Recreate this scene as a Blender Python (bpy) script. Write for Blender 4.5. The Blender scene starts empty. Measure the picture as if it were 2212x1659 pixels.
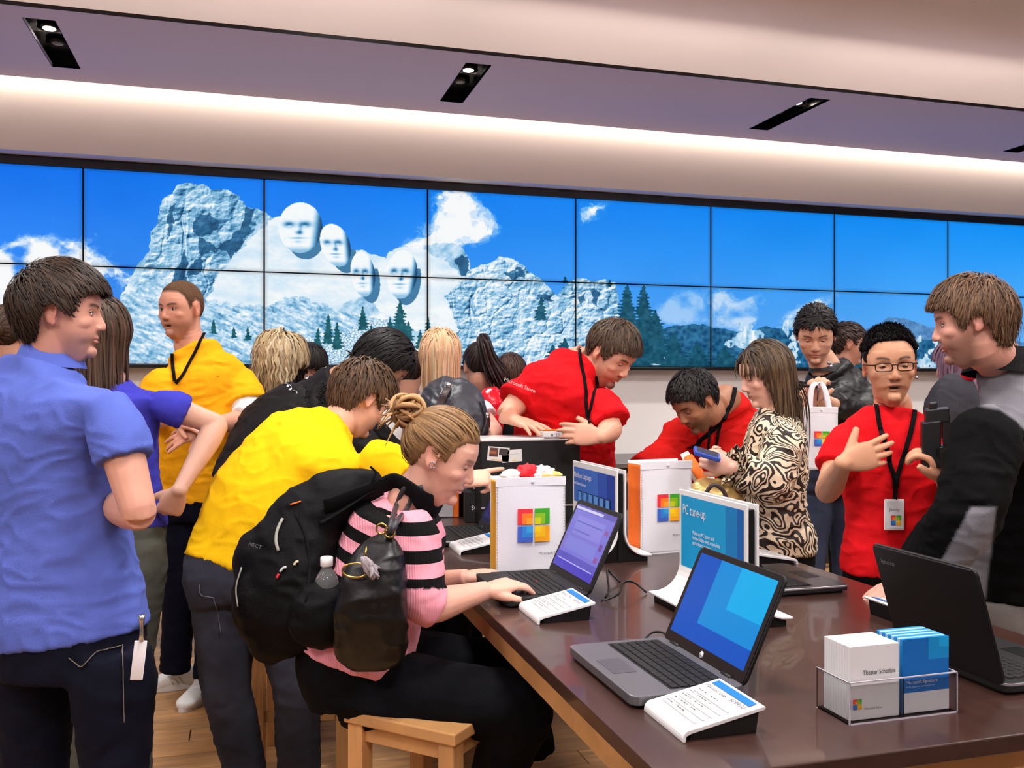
import bpy, math, random
import numpy as np
from mathutils import Vector, Matrix
from mathutils.bvhtree import BVHTree

SC = bpy.context.scene
COL = SC.collection
rng = np.random.default_rng(11)
random.seed(5)

# ------------------------------------------------------------ camera, world, lights
F = 1960.0; EYE = 1.42; TH = math.radians(16.3)
CAM = np.array([0, 0, EYE])
RT = np.array([math.cos(TH), -math.sin(TH), 0]); FW = np.array([math.sin(TH), math.cos(TH), 0]); UP = np.array([0, 0, 1.0])
def at(px, py, d): return CAM + d * ((px - 1106) / F * RT + FW + (829.5 - py) / F * UP)
def on(px, py, z): return at(px, py, (EYE - z) * F / (py - 829.5))
def Dv(r, u, f):
    v = r * RT + u * UP + f * FW
    return v / np.linalg.norm(v)

cam = bpy.data.cameras.new('camera'); camo = bpy.data.objects.new('camera', cam); COL.objects.link(camo)
cam.sensor_width = 36; cam.lens = F / 2212 * 36; cam.clip_start = .05
camo.location = CAM; camo.rotation_euler = (math.radians(90), 0, -TH)
SC.camera = camo

w = bpy.data.worlds.new('world'); SC.world = w; w.use_nodes = True
w.node_tree.nodes['Background'].inputs[0].default_value = (.9, .93, 1, 1)
w.node_tree.nodes['Background'].inputs[1].default_value = .15

def area(loc, rot, sx, sy, power, col, spread=180):
    l = bpy.data.lights.new('lamp', 'AREA'); l.shape = 'RECTANGLE'; l.size = sx; l.size_y = sy
    l.energy = power; l.color = col; l.spread = math.radians(spread)
    o = bpy.data.objects.new('lamp', l); COL.objects.link(o); o.location = loc; o.rotation_euler = rot
    return o
LW = (1, .965, .935)
# ceiling lamps over the shop floor, downwards
for x in (-2.6, .6, 3.8, 7.0):
    for y, pw in ((-1.2, 92), (1.4, 46), (3.9, 36)):  # row behind the camera strengthened as front fill
        area((x, y, 3.84), (0, 0, 0), .7, .7, pw, LW, 150)
# cove strips on top of the lowered soffit (they light the high ceiling) and behind it (washes the upper wall)
CW = (1, .84, .72)
area((2.2, 5.46, 3.50), (math.radians(180 - 76), 0, 0), 15, .10, 36, CW, 110)
area((2.2, 5.9, 3.50), (math.radians(180 + 10), 0, 0), 15, .12, 4, CW, 170)
area((2.2, -.84, 3.50), (math.radians(180 + 76), 0, 0), 15, .10, 190, CW, 110)  # added unseen uplight strip behind the camera, evens out the ceiling
area((2.2, 6.685, 3.5), (math.radians(8), 0, 0), 13, .05, 25, (1, .83, .70), 160)

vs = SC.view_settings
vs.view_transform = 'Standard'; vs.look = 'None'; vs.exposure = 0.25; vs.gamma = 1.0; vs.use_curve_mapping = False

# ------------------------------------------------------------ materials
def lin(c):
    c = np.asarray(c, float) / 255.
    return np.where(c <= .04045, c / 12.92, ((c + .055) / 1.055) ** 2.4)
def L4(c): return tuple(lin(c)) + (1.0,)
_m = {}
def mat(name, col=(200, 200, 200), rough=.6, metal=0., bump=0., bscale=200., vcol=False, emit=0., spec=.5, coat=0., sub=0., noise=0., nscale=20., trans=0., ior=1.45, stretch=None):
    if name in _m: return _m[name]
    m = bpy.data.materials.new(name); m.use_nodes = True; nt = m.node_tree; N = nt.nodes; P = N['Principled BSDF']
    P.inputs['Base Color'].default_value = L4(col); P.inputs['Roughness'].default_value = rough
    P.inputs['Metallic'].default_value = metal; P.inputs['Specular IOR Level'].default_value = spec
    P.inputs['Coat Weight'].default_value = coat; P.inputs['IOR'].default_value = ior
    if trans: P.inputs['Transmission Weight'].default_value = trans
    if sub:
        P.inputs['Subsurface Weight'].default_value = sub; P.inputs['Subsurface Radius'].default_value = (.01, .004, .002)
        P.inputs['Subsurface Scale'].default_value = 1.0
    src = None
    if vcol:
        a = N.new('ShaderNodeAttribute'); a.attribute_name = 'Col'; src = a.outputs['Color']
    tc = None
    if noise or bump or stretch:
        tc = N.new('ShaderNodeTexCoord'); mp = N.new('ShaderNodeMapping'); nt.links.new(tc.outputs['Object'], mp.inputs[0])
        if stretch: mp.inputs['Scale'].default_value = stretch
    if noise:
        n = N.new('ShaderNodeTexNoise'); n.inputs['Scale'].default_value = nscale; n.inputs['Detail'].default_value = 5
        nt.links.new(mp.outputs[0], n.inputs['Vector'])
        r = N.new('ShaderNodeMapRange'); r.inputs[3].default_value = 1 - noise; r.inputs[4].default_value = 1 + noise
        r.inputs[1].default_value = .3; r.inputs[2].default_value = .7
        nt.links.new(n.outputs[0], r.inputs[0])
        x = N.new('ShaderNodeVectorMath'); x.operation = 'MULTIPLY'
        if src is not None: nt.links.new(src, x.inputs[0])
        else: x.inputs[0].default_value = L4(col)[:3]
        nt.links.new(r.outputs[0], x.inputs[1]); src = x.outputs[0]
    if src is not None: nt.links.new(src, P.inputs['Base Color'])
    if bump:
        n = N.new('ShaderNodeTexNoise'); n.inputs['Scale'].default_value = bscale; n.inputs['Detail'].default_value = 3
        nt.links.new(mp.outputs[0], n.inputs['Vector'])
        b = N.new('ShaderNodeBump'); b.inputs['Strength'].default_value = bump; b.inputs['Distance'].default_value = .002
        nt.links.new(n.outputs[0], b.inputs['Height']); nt.links.new(b.outputs[0], P.inputs['Normal'])
    if emit:
        P.inputs['Emission Strength'].default_value = emit
        if src is not None: nt.links.new(src, P.inputs['Emission Color'])
        else: P.inputs['Emission Color'].default_value = L4(col)
        P.inputs['Base Color'].default_value = (0, 0, 0, 1)
        for l in list(nt.links):
            if l.to_socket == P.inputs['Base Color']: nt.links.remove(l)
        P.inputs['Specular IOR Level'].default_value = spec
    _m[name] = m
    return m
def cloth(name, col, **k):
    k.setdefault('rough', .85); k.setdefault('bump', .35); k.setdefault('bscale', 350); k.setdefault('spec', .14); k.setdefault('noise', .06); k.setdefault('nscale', 9)
    return mat(name, col, **k)
MSKIN = mat('skin', vcol=True, rough=.48, sub=.12, bump=.12, bscale=500, spec=.4)
MHAIR = mat('hair_strands', vcol=True, rough=.5, spec=.35)
MBUZZ = mat('buzzed_hair', vcol=True, rough=.95, spec=.1, bump=1., bscale=420, noise=.4, nscale=260)
MEYE = mat('eye_surface', vcol=True, rough=.15)
MPRINT = mat('print', vcol=True, rough=.6)
MSCREEN = mat('screen_picture', vcol=True, emit=.80, rough=.35, spec=.3)

# ------------------------------------------------------------ scene tree
def empty(name, label, cat, loc=(0, 0, 0), rz=0., group=None):
    o = bpy.data.objects.new(name, None); COL.objects.link(o); o.location = loc; o.rotation_euler = (0, 0, rz)
    o.empty_display_size = .1
    o['label'] = label; o['category'] = cat
    if group: o['group'] = group
    return o
def tag(o, label=None, cat=None, group=None, kind=None):
    if label: o['label'] = label
    if cat: o['category'] = cat
    if group: o['group'] = group
    if kind: o['kind'] = kind
    return o
def mk(name, V, Fc, m, parent=None, smooth=True, col=None, world=False, mi=None):
    """one mesh object; world=True: the vertices are world positions and the parent is only translated"""
    V = np.asarray(V, float)
    if world and parent is not None:
        p = parent; off = np.zeros(3)
        while p is not None: off = off + np.array(p.location); p = p.parent
        V = V - off
    me = bpy.data.meshes.new(name)
    if isinstance(Fc, np.ndarray): Fc = Fc.tolist()
    me.from_pydata(V.tolist(), [], Fc)
    for mm in (m if isinstance(m, (list, tuple)) else [m]): me.materials.append(mm)
    if mi is not None: me.polygons.foreach_set('material_index', np.asarray(mi, np.int32))
    if smooth: me.polygons.foreach_set('use_smooth', np.ones(len(me.polygons), bool))
    if col is not None:
        a = me.color_attributes.new('Col', 'FLOAT_COLOR', 'POINT')
        c = np.ones((len(V), 4), np.float32); c[:, :3] = col
        a.data.foreach_set('color', c.ravel())
    me.update()
    o = bpy.data.objects.new(name, me); COL.objects.link(o)
    if parent is not None: o.parent = parent
    return o

# ------------------------------------------------------------ geometry
def unit(v): v = np.asarray(v, float); return v / (np.linalg.norm(v) + 1e-12)
def join(parts):
    V = []; Fs = []; o = 0
    for v, f in parts:
        V.append(np.asarray(v, float)); Fs += [[i + o for i in q] for q in (f.tolist() if isinstance(f, np.ndarray) else f)]; o += len(v)
    return np.concatenate(V), Fs
def crom(P, n):
    P = np.asarray(P, float); k = len(P)
    if k < 3 or n <= 1:
        if n <= 1: return P
        t = np.linspace(0, k - 1, (k - 1) * n + 1); return np.stack([np.interp(t, range(k), P[:, j]) for j in range(P.shape[1])], 1)
    out = []
    Q = np.vstack([2 * P[0] - P[1], P, 2 * P[-1] - P[-2]])
    for i in range(k - 1):
        p0, p1, p2, p3 = Q[i:i + 4]
        for s in np.arange(n) / n:
            out.append(.5 * ((2 * p1) + (-p0 + p2) * s + (2 * p0 - 5 * p1 + 4 * p2 - p3) * s * s + (-p0 + 3 * p1 - 3 * p2 + p3) * s ** 3))
    out.append(P[-1]); return np.array(out)
def loft(keys, n=5, seg=20, ex=2., cap=True):
    """keys: (centre, half width, half depth, side vector)"""
    K = np.array([np.concatenate([np.asarray(c, float), [a, b], np.asarray(s, float)]) for c, a, b, s in keys])
    K = crom(K, n); C = K[:, :3]
    T = np.gradient(C, axis=0); T /= np.linalg.norm(T, axis=1)[:, None] + 1e-12
    S = K[:, 5:8]; S = S - T * (S * T).sum(1)[:, None]; S /= np.linalg.norm(S, axis=1)[:, None] + 1e-12
    W = np.cross(T, S)
    th = np.linspace(0, 2 * math.pi, seg, endpoint=False)
    cx = np.sign(np.cos(th)) * np.abs(np.cos(th)) ** (2 / ex); sy = np.sign(np.sin(th)) * np.abs(np.sin(th)) ** (2 / ex)
    A = np.abs(K[:, 3])[:, None, None]; B = np.abs(K[:, 4])[:, None, None]
    V = C[:, None] + A * cx[None, :, None] * S[:, None] + B * sy[None, :, None] * W[:, None]
    m = len(C); V = V.reshape(-1, 3); f = []
    for i in range(m - 1):
        for j in range(seg):
            j2 = (j + 1) % seg
            f.append([i * seg + j, i * seg + j2, (i + 1) * seg + j2, (i + 1) * seg + j])
    if cap:
        V = np.vstack([V, C[0], C[-1]])
        for j in range(seg):
            j2 = (j + 1) % seg
            f.append([m * seg, j2, j]); f.append([m * seg + 1, (m - 1) * seg + j, (m - 1) * seg + j2])
    return V, f
def perp(t):
    t = unit(t); a = np.array([0, 0, 1.]) if abs(t[2]) < .9 else np.array([1., 0, 0])
    return unit(np.cross(t, a))
def tube(P, r, n=4, seg=12, cap=True, flat=1., side=None):
    P = [np.asarray(p, float) for p in P]
    if np.isscalar(r): r = [r] * len(P)
    s = perp(P[-1] - P[0]) if side is None else np.asarray(side, float)
    return loft([(p, q, q * flat, s) for p, q in zip(P, r)], n, seg, 2, cap)
def ell(c, ax, R=None, nu=20, nv=14):
    u = np.linspace(0, 2 * math.pi, nu, endpoint=False); v = np.linspace(0, math.pi, nv + 1)[1:-1]
    V = [[0, 0, 1.]] + [[math.sin(b) * math.cos(a), math.sin(b) * math.sin(a), math.cos(b)] for b in v for a in u] + [[0, 0, -1.]]
    V = np.array(V) * np.asarray(ax, float)
    if R is not None: V = V @ np.asarray(R).T
    f = []; k = len(v)
    for j in range(nu):
        j2 = (j + 1) % nu; f.append([0, 1 + j, 1 + j2]); f.append([1 + k * nu, 1 + (k - 1) * nu + j2, 1 + (k - 1) * nu + j])
        for i in range(k - 1): f.append([1 + i * nu + j, 1 + (i + 1) * nu + j, 1 + (i + 1) * nu + j2, 1 + i * nu + j2])
    return V + np.asarray(c, float), f
def box(x0, x1, y0, y1, z0, z1):
    V = np.array([[x, y, z] for z in (z0, z1) for y in (y0, y1) for x in (x0, x1)], float)
    return V, [[0, 2, 3, 1], [4, 5, 7, 6], [0, 1, 5, 4], [2, 6, 7, 3], [0, 4, 6, 2], [1, 3, 7, 5]]
def bev(parts, w=.003, seg=2, ang=40):
    """join and bevel sharp edges"""
    import bmesh
    V, f = join(parts) if isinstance(parts, list) else parts
    bm = bmesh.new(); vs_ = [bm.verts.new(v) for v in V]
    for q in f: bm.faces.new([vs_[i] for i in q])
    bm.normal_update()
    es = [e for e in bm.edges if len(e.link_faces) == 2 and e.calc_face_angle(0) > math.radians(ang)]
    bmesh.ops.bevel(bm, geom=es, offset=w, segments=seg, affect='EDGES', profile=.5, clamp_overlap=True)
    bmesh.ops.recalc_face_normals(bm, faces=bm.faces)
    bm.verts.index_update()
    V = np.array([v.co[:] for v in bm.verts]); f = [[v.index for v in q.verts] for q in bm.faces]; bm.free()
    return V, f
def prism(poly, y0, y1, axis='y'):
    """polygon in (a,b) extruded along an axis; y: a=x b=z; x: a=y b=z; z: a=x b=y"""
    n = len(poly); V = []
    for y in (y0, y1):
        for a, b in poly: V.append({'y': (a, y, b), 'x': (y, a, b), 'z': (a, b, y)}[axis])
    f = [list(range(n))[::-1], list(range(n, 2 * n))] + [[i, (i + 1) % n, n + (i + 1) % n, n + i] for i in range(n)]
    return np.array(V, float), f
def xf(part, M=None, t=(0, 0, 0)):
    V, f = part; V = np.asarray(V, float)
    if M is not None: V = V @ np.asarray(M).T
    return V + np.asarray(t, float), f
def rot(axis, a): return np.array(Matrix.Rotation(a, 3, axis))
def fixn(V, f):
    import bmesh
    bm = bmesh.new(); vs_ = [bm.verts.new(v) for v in V]
    for q in f:
        try: bm.faces.new([vs_[i] for i in q])
        except ValueError: pass
    bmesh.ops.recalc_face_normals(bm, faces=bm.faces); bm.verts.index_update()
    f = [[v.index for v in q.verts] for q in bm.faces]; bm.free()
    return V, f

def remesh(parts, vox, it=4, fac=.5):
    V, f = join(parts)
    me = bpy.data.meshes.new('t'); me.from_pydata(V.tolist(), [], f)
    ob = bpy.data.objects.new('t', me); COL.objects.link(ob)
    m = ob.modifiers.new('r', 'REMESH'); m.mode = 'VOXEL'; m.voxel_size = vox; m.adaptivity = 0
    s = ob.modifiers.new('s', 'SMOOTH'); s.factor = fac; s.iterations = it
    dg = bpy.context.evaluated_depsgraph_get(); e = ob.evaluated_get(dg); m2 = e.to_mesh()
    n = len(m2.vertices); V = np.empty(n * 3, np.float32); m2.vertices.foreach_get('co', V)
    N = np.empty(n * 3, np.float32); m2.vertex_normals.foreach_get('vector', N)
    li = np.empty(len(m2.loops), np.int32); m2.loops.foreach_get('vertex_index', li)
    e.to_mesh_clear(); bpy.data.objects.remove(ob); bpy.data.meshes.remove(me)
    return V.reshape(-1, 3).astype(float), li.reshape(-1, 4), N.reshape(-1, 3).astype(float)

def vnoise(P, seed=0):
    I = np.floor(P).astype(np.int64); f = P - I; f = f * f * (3 - 2 * f)
    def h(a, b, c):
        x = (a * 73856093) ^ (b * 19349663) ^ (c * 83492791) ^ (seed * 2654435761 & 0x7fffffff)
        x = (x ^ (x >> 13)) * 1274126177 & 0x7fffffffffff; x = x ^ (x >> 16)
        return (x & 0xffff) / 32767.5 - 1
    r = 0
    for i in (0, 1):
        for j in (0, 1):
            for k in (0, 1):
                r = r + h(I[:, 0] + i, I[:, 1] + j, I[:, 2] + k) * (f[:, 0] if i else 1 - f[:, 0]) * (f[:, 1] if j else 1 - f[:, 1]) * (f[:, 2] if k else 1 - f[:, 2])
    return r
def fbm(P, o=4, seed=0):
    r = 0; a = .5
    for i in range(o): r = r + a * vnoise(P * 2 ** i, seed + i); a *= .5
    return r

def text(s, m, parent, org, ux, uy, h, name='lettering', italic=0., width=None, align='LEFT', lift=.0008):
    """flat lettering: origin (baseline start), right and up vectors, capital height"""
    cu = bpy.data.curves.new('t', 'FONT'); cu.body = s; cu.size = 1.4; cu.shear = italic; cu.align_x = align; cu.resolution_u = 3; cu.space_line = .9
    ob = bpy.data.objects.new('t', cu); COL.objects.link(ob)
    dg = bpy.context.evaluated_depsgraph_get(); me = bpy.data.meshes.new_from_object(ob.evaluated_get(dg))
    V = np.array([v.co[:] for v in me.vertices]); f = [list(p.vertices) for p in me.polygons]
    bpy.data.objects.remove(ob); bpy.data.meshes.remove(me)
    if len(V) == 0: return None
    ux = unit(ux); uy = unit(uy); nz = np.cross(ux, uy)
    k = h; kx = h
    if width: kx = width / (V[:, 0].max() - V[:, 0].min())
    V = np.asarray(org) + V[:, :1] * kx * ux + V[:, 1:2] * k * uy + nz * lift
    return mk(name, V, f, m, parent, smooth=False)
def quadset(rects, m, parent, org, ux, uy, name='print', lift=.0006, dz=.00015):
    """flat print: rects (x0,y0,x1,y1,(r,g,b)) in a plane"""
    ux = unit(ux); uy = unit(uy); nz = np.cross(ux, uy); V = []; f = []; c = []
    for i, (x0, y0, x1, y1, col) in enumerate(rects):
        for a, b in ((x0, y0), (x1, y0), (x1, y1), (x0, y1)):
            V.append(np.asarray(org) + a * ux + b * uy + nz * (lift + dz * i)); c.append(lin(col))
        f.append([4 * i, 4 * i + 1, 4 * i + 2, 4 * i + 3])
    return mk(name, V, f, m, parent, smooth=False, col=np.array(c))
def logo(parent, org, ux, uy, s, name='logo', lift=.0008, m=None):
    """four coloured panes with lighter nested corners; org = centre"""
    g = .03 * s; h = .5 * s; R = []
    Q = {(-1, 1): ((236, 50, 62), (250, 130, 30), (253, 170, 35)), (1, 1): ((62, 172, 38), (140, 196, 30), (205, 214, 10)),
         (-1, -1): ((62, 100, 200), (45, 135, 216), (55, 165, 228)), (1, -1): ((250, 172, 16), (254, 200, 22), (255, 220, 10))}
    for k, fr in enumerate((1, .72, .45)):
        for (sx, sy), c in Q.items():
            e = h * fr
            x0, x1 = sorted((sx * g, sx * e)); y0, y1 = sorted((sy * g, sy * e))
            R.append((x0, y0, x1, y1, c[k]))
    return quadset(R, m or MPRINT, parent, org, ux, uy, name, lift, .00008)
# ------------------------------------------------------------ the room
WY = 7.0
MW = mat('wall_paint', (244, 240, 236), rough=.8, bump=.1, bscale=60)
MC = mat('ceiling_paint', (228, 222, 218), rough=.9)
MSO = mat('soffit_screen_tint', (214, 204, 226), rough=.85)  # lavender puts the screens' blue spill into the white paint colour
MBLK = mat('black_frame', (9, 9, 11), rough=.35)
def structure(name, part, m, smooth=False, parent=None):
    o = mk(name, part[0], part[1], m, parent, smooth=smooth)
    if parent is None: o['kind'] = 'structure'
    return o
structure('wall_back', box(-6, 12, WY, WY + .15, 0, 4.2), MW)
structure('wall_left', box(-6.15, -6, -6, WY + .15, 0, 4.2), MW)
structure('wall_right', box(12, 12.15, -6, WY + .15, 0, 4.2), MW)
structure('wall_front', box(-6, 12, -6.15, -6, 0, 4.2), MW)
structure('ceiling', box(-6.15, 12.15, -6.15, WY + .15, 3.95, 4.05), MC)
structure('trim_1', box(-6, 12, 6.75, WY, 2.985, 3.95), MC)     # boxed upper wall above the screens
# lowered soffit with four slots
slots = [(-1.10, 0), (1.40, 0), (3.88, 0), (6.35, 0)]
SY0, SY1, SZ0, SZ1 = 5.36, 6.60, 3.43, 3.45
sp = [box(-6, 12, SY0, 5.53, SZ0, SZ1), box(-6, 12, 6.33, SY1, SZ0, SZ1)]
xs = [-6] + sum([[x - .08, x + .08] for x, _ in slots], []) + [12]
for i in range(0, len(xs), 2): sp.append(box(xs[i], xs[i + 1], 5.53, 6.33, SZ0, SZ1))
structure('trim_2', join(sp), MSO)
structure('added_soffit', box(-6, 12, -2.1, -.8, SZ0, SZ1), MSO)  # unseen slab added only to carry the extra uplight strip
structure('trim_3', box(-6, 12, SY0 - .004, SY0, SZ0 - .002, SZ1), mat('edge_metal', (60, 58, 62), rough=.4, metal=.6))
sn = ['leftmost', 'second from left', 'third from left', 'rightmost']
MLAMP = mat('lamp_glow', (255, 244, 225), emit=14.)
for i, (x, _) in enumerate(slots):
    e = empty('recessed_downlight', 'long black recessed lamp slot in the lowered ceiling band, %s of the four' % sn[i], 'downlight', (x, 5.93, SZ0), group='recessed lamps in the ceiling band')
    a, b, h = .08, .4, .075
    V, f = join([box(-a, a, -b, b, h, h + .005), box(-a - .004, -a, -b, b, 0, h), box(a, a + .004, -b, b, 0, h), box(-a, a, -b - .004, -b, 0, h), box(-a, a, b, b + .004, 0, h)])
    mk('housing', V, f, mat('lamp_box', (14, 13, 14), rough=.22, spec=.6), e, smooth=False)
    for yy in (-.12, .12):
        V, f = tube([(0, yy, h), (0, yy, h - .02)], [.062, .066], n=1, seg=24)
        mk('lamp_ring', V, f, mat('lamp_ring', (40, 36, 36), rough=.25, metal=.8), e)
        V, f = ell((0, yy - .0, h - .022), (.035, .035, .008)); mk('bulb', V, f, MLAMP if yy < 0 else mat('lamp_off', (120, 110, 100), rough=.2), e)
        l = bpy.data.lights.new('spot', 'SPOT'); l.energy = 120; l.spot_size = math.radians(62); l.spot_blend = .6; l.color = LW; l.shadow_soft_size = .04
        o = bpy.data.objects.new('spot', l); COL.objects.link(o); o.location = (x, 5.93 + yy, SZ0 + .03); o.rotation_euler = (math.radians(16 if yy > 0 else 0), 0, 0)

# floor of oak planks
structure('floor', box(-6, 12, -6, WY, -.03, -.012), mat('floor_joint', (88, 62, 36), rough=.7))
pl = bpy.data.meshes.new('plank'); V, f = bev(box(-.748, .748, -.0635, .0635, -.012, 0), .0015, 1)
pl.from_pydata(V.tolist(), [], f)
def wood(name, col, sc=(1.2, 14, 14), rough=.42, amt=.28, coat=0.):
    m = bpy.data.materials.new(name); m.use_nodes = True; nt = m.node_tree; N = nt.nodes; P = N['Principled BSDF']
    tc = N.new('ShaderNodeTexCoord'); mp = N.new('ShaderNodeMapping'); mp.inputs['Scale'].default_value = sc
    oi = N.new('ShaderNodeObjectInfo'); ad = N.new('ShaderNodeVectorMath'); ad.operation = 'MULTIPLY_ADD'
    nt.links.new(oi.outputs['Random'], ad.inputs[0]); ad.inputs[1].default_value = (37, 21, 13)
    nt.links.new(tc.outputs['Object'], ad.inputs[2]); nt.links.new(ad.outputs[0], mp.inputs[0])
    n = N.new('ShaderNodeTexNoise'); n.inputs['Scale'].default_value = 3; n.inputs['Detail'].default_value = 6; n.inputs['Distortion'].default_value = .6
    nt.links.new(mp.outputs[0], n.inputs['Vector'])
    r = N.new('ShaderNodeMapRange'); r.inputs[1].default_value = .3; r.inputs[2].default_value = .7; r.inputs[3].default_value = 1 - amt; r.inputs[4].default_value = 1 + amt
    nt.links.new(n.outputs[0], r.inputs[0])
    r2 = N.new('ShaderNodeMapRange'); r2.inputs[3].default_value = .82; r2.inputs[4].default_value = 1.15; nt.links.new(oi.outputs['Random'], r2.inputs[0])
    mu = N.new('ShaderNodeMath'); mu.operation = 'MULTIPLY'; nt.links.new(r.outputs[0], mu.inputs[0]); nt.links.new(r2.outputs[0], mu.inputs[1])
    x = N.new('ShaderNodeVectorMath'); x.operation = 'MULTIPLY'; x.inputs[0].default_value = L4(col)[:3]; nt.links.new(mu.outputs[0], x.inputs[1])
    nt.links.new(x.outputs[0], P.inputs['Base Color']); P.inputs['Roughness'].default_value = rough; P.inputs['Coat Weight'].default_value = coat
    _m[name] = m; return m
MPLANK = wood('oak_floor', (178, 132, 84)); pl.materials.append(MPLANK)
floor = bpy.data.objects['floor']
for r in range(44):
    y = .9 + r * .13; off = (r * .61) % 1.5
    for k in range(-2, 4):
        x = k * 1.5 + off
        if x < -3.2 or x > 4.6: continue
        o = bpy.data.objects.new('plank', pl); COL.objects.link(o); o.parent = floor; o.location = (x, y, 0)
        if r % 2: o.rotation_euler = (0, 0, math.pi)

# ------------------------------------------------------------ the video wall
PW = 1.2159
X0 = .1737 * 0 + -.1561 * WY           # seam seen at px 185
def wpx(X, Z):
    P = np.stack([X, np.full_like(X, WY - .05), Z - EYE], -1)
    d = P @ FW; return 1106 + F * (P @ RT) / d, 829.5 - F * P[..., 2] / d
def poly_in(px, py, poly):
    r = np.zeros(px.shape, bool); n = len(poly)
    for i in range(n):
        x1, y1 = poly[i]; x2, y2 = poly[(i + 1) % n]
        c = ((y1 > py) != (y2 > py)) & (px < (x2 - x1) * (py - y1) / (y2 - y1 + 1e-9) + x1); r ^= c
    return r
def n2(px, py, sx, sy, o=4, seed=0, z=0.): return fbm(np.stack([px / sx, py / sy, np.full_like(px, z + .37)], -1), o, seed)
def voro(px, py, s, sy=None, seed=0):
    sy = sy or s; x = px / s; y = py / sy; ix = np.floor(x).astype(int); iy = np.floor(y).astype(int)
    f1 = np.full(px.shape, 9.); f2 = f1.copy(); idn = np.zeros(px.shape)
    for a in (-1, 0, 1):
        for b in (-1, 0, 1):
            cx = ix + a; cy = iy + b; hsh = (cx * 374761393 + cy * 668265263 + seed * 97) & 0x7fffffff
            hsh = ((hsh ^ (hsh >> 13)) * 1274126177) & 0x7fffffff; u = (hsh & 1023) / 1023.; v = ((hsh >> 10) & 1023) / 1023.
            d = np.hypot(cx + u - x, cy + v - y); nw = d < f1
            f2 = np.where(nw, f1, np.minimum(f2, d)); idn = np.where(nw, ((hsh >> 5) & 255) / 255., idn); f1 = np.where(nw, d, f1)
    return f1, f2, idn
def sst(a, b, x): t = np.clip((x - a) / (b - a + 1e-9), 0, 1); return t * t * (3 - 2 * t)
RK = [(0, (14, 48, 84)), (.25, (40, 98, 142)), (.5, (104, 168, 208)), (.72, (170, 212, 240)), (.9, (222, 240, 253)), (1.0, (250, 254, 255))]
def rockc(L):
    L = np.clip(L, 0, 1); k = [a for a, _ in RK]; return np.stack([np.interp(L, k, [c[j] for _, c in RK]) for j in range(3)], -1)
def hills(px, py, ex, ey, C):
    hill = [(1320, 800), (1320, 710), (1400, 715), (1450, 705), (1500, 700), (1560, 712), (1600, 720), (1650, 705), (1700, 715), (1760, 700), (1800, 716), (1850, 716), (1890, 700), (1915, 684), (1950, 690), (2000, 706), (2060, 716), (2230, 745), (2230, 810), (1320, 810)]
    m = poly_in(px + 3 * n2(px, py, 9, 9, 2, 77), py + 4 * n2(px, py, 12, 9, 3, 78), hill)
    g = n2(px, py, 9, 7, 4, 41); f1, f2, _ = voro(px, py, 11, 13, 5)
    hc = np.array([30, 96, 140.]) + 46 * g[:, None] + np.array([20, 30, 30]) * (sst(.1, .6, f1)[:, None] - .5)
    far = poly_in(px, py, [(1800, 725), (1850, 716), (1915, 684), (1960, 690), (2020, 708), (2230, 740), (2230, 752), (2000, 735), (1900, 728)])
    hc = np.where(far[:, None], np.array([86, 140, 196.]) + 40 * g[:, None], hc)
    C = np.where(m[:, None], hc, C)
    for i, (cx, cy, rx, ry) in enumerate([(1612, 735, 34, 24), (1605, 705, 14, 10), (1570, 742, 12, 8), (1712, 708, 32, 18), (1722, 728, 26, 14), (1705, 765, 20, 24), (1680, 775, 12, 20), (1940, 748, 14, 16), (1975, 740, 9, 10), (2015, 745, 8, 16), (2000, 780, 28, 22), (2080, 770, 30, 24), (1890, 745, 10, 14)]):
        k = ((ex - cx) / rx) ** 2 + ((ey - cy) / ry) ** 2 < 1
        k &= n2(px, py, 10, 14, 3, 60 + i) > -.16
        C = np.where(k[:, None], rockc(.78 + .5 * n2(px, py, 6, 12, 3, 50)), C)
    return C
def pines(px, py, C):
    # pine trees: (x, base y, half width, height)
    tr = [(708, 740, 15, 62), (727, 752, 16, 56), (782, 712, 15, 50), (686, 748, 11, 40), (862, 720, 20, 72), (880, 735, 18, 40), (840, 715, 12, 30), (905, 752, 14, 40), (922, 745, 14, 62), (462, 720, 10, 30), (505, 730, 8, 24), (535, 735, 9, 30), (1165, 690, 18, 50), (1215, 760, 20, 30), (1190, 770, 16, 26),
          (1350, 700, 34, 84), (1385, 720, 36, 104), (1340, 780, 30, 90), (1410, 780, 50, 110), (1370, 800, 60, 110), (1450, 810, 60, 90), (1500, 810, 60, 70), (1560, 810, 60, 60), (1290, 740, 22, 46), (1312, 620, 6, 16), (1216, 612, 9, 14), (1640, 812, 50, 50), (1850, 812, 60, 34), (800, 720, 6, 20)]
    tn = n2(px, py, 7, 5, 3, 71); tc_ = np.array([16, 82, 108.])[None] + 42 * n2(px, py, 8, 8, 4, 72)[:, None]
    for cx, by, hw, ht in tr:
        if cx + hw * 2 < px.min() or cx - hw * 2 > px.max(): continue
        y = (by - py) / ht; wd = hw * np.clip(1 - y, 0, 1) ** .8 * (.75 + .7 * tn) * (1 + .25 * np.sin(py * .9))
        k = (y > -.05 + .1 * tn) & (y < 1) & (np.abs(px - cx) < wd)
        C = np.where(k[:, None], tc_ + (np.array([8, 12, 0]) if cx < 1000 else 0), C)
    return C
def far_part(px, py, ex, ey, C, sh):
    C = pines(px, py, hills(px, py, ex, ey, C))
    return np.clip(C, 0, 255).reshape(sh + (3,))
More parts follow.
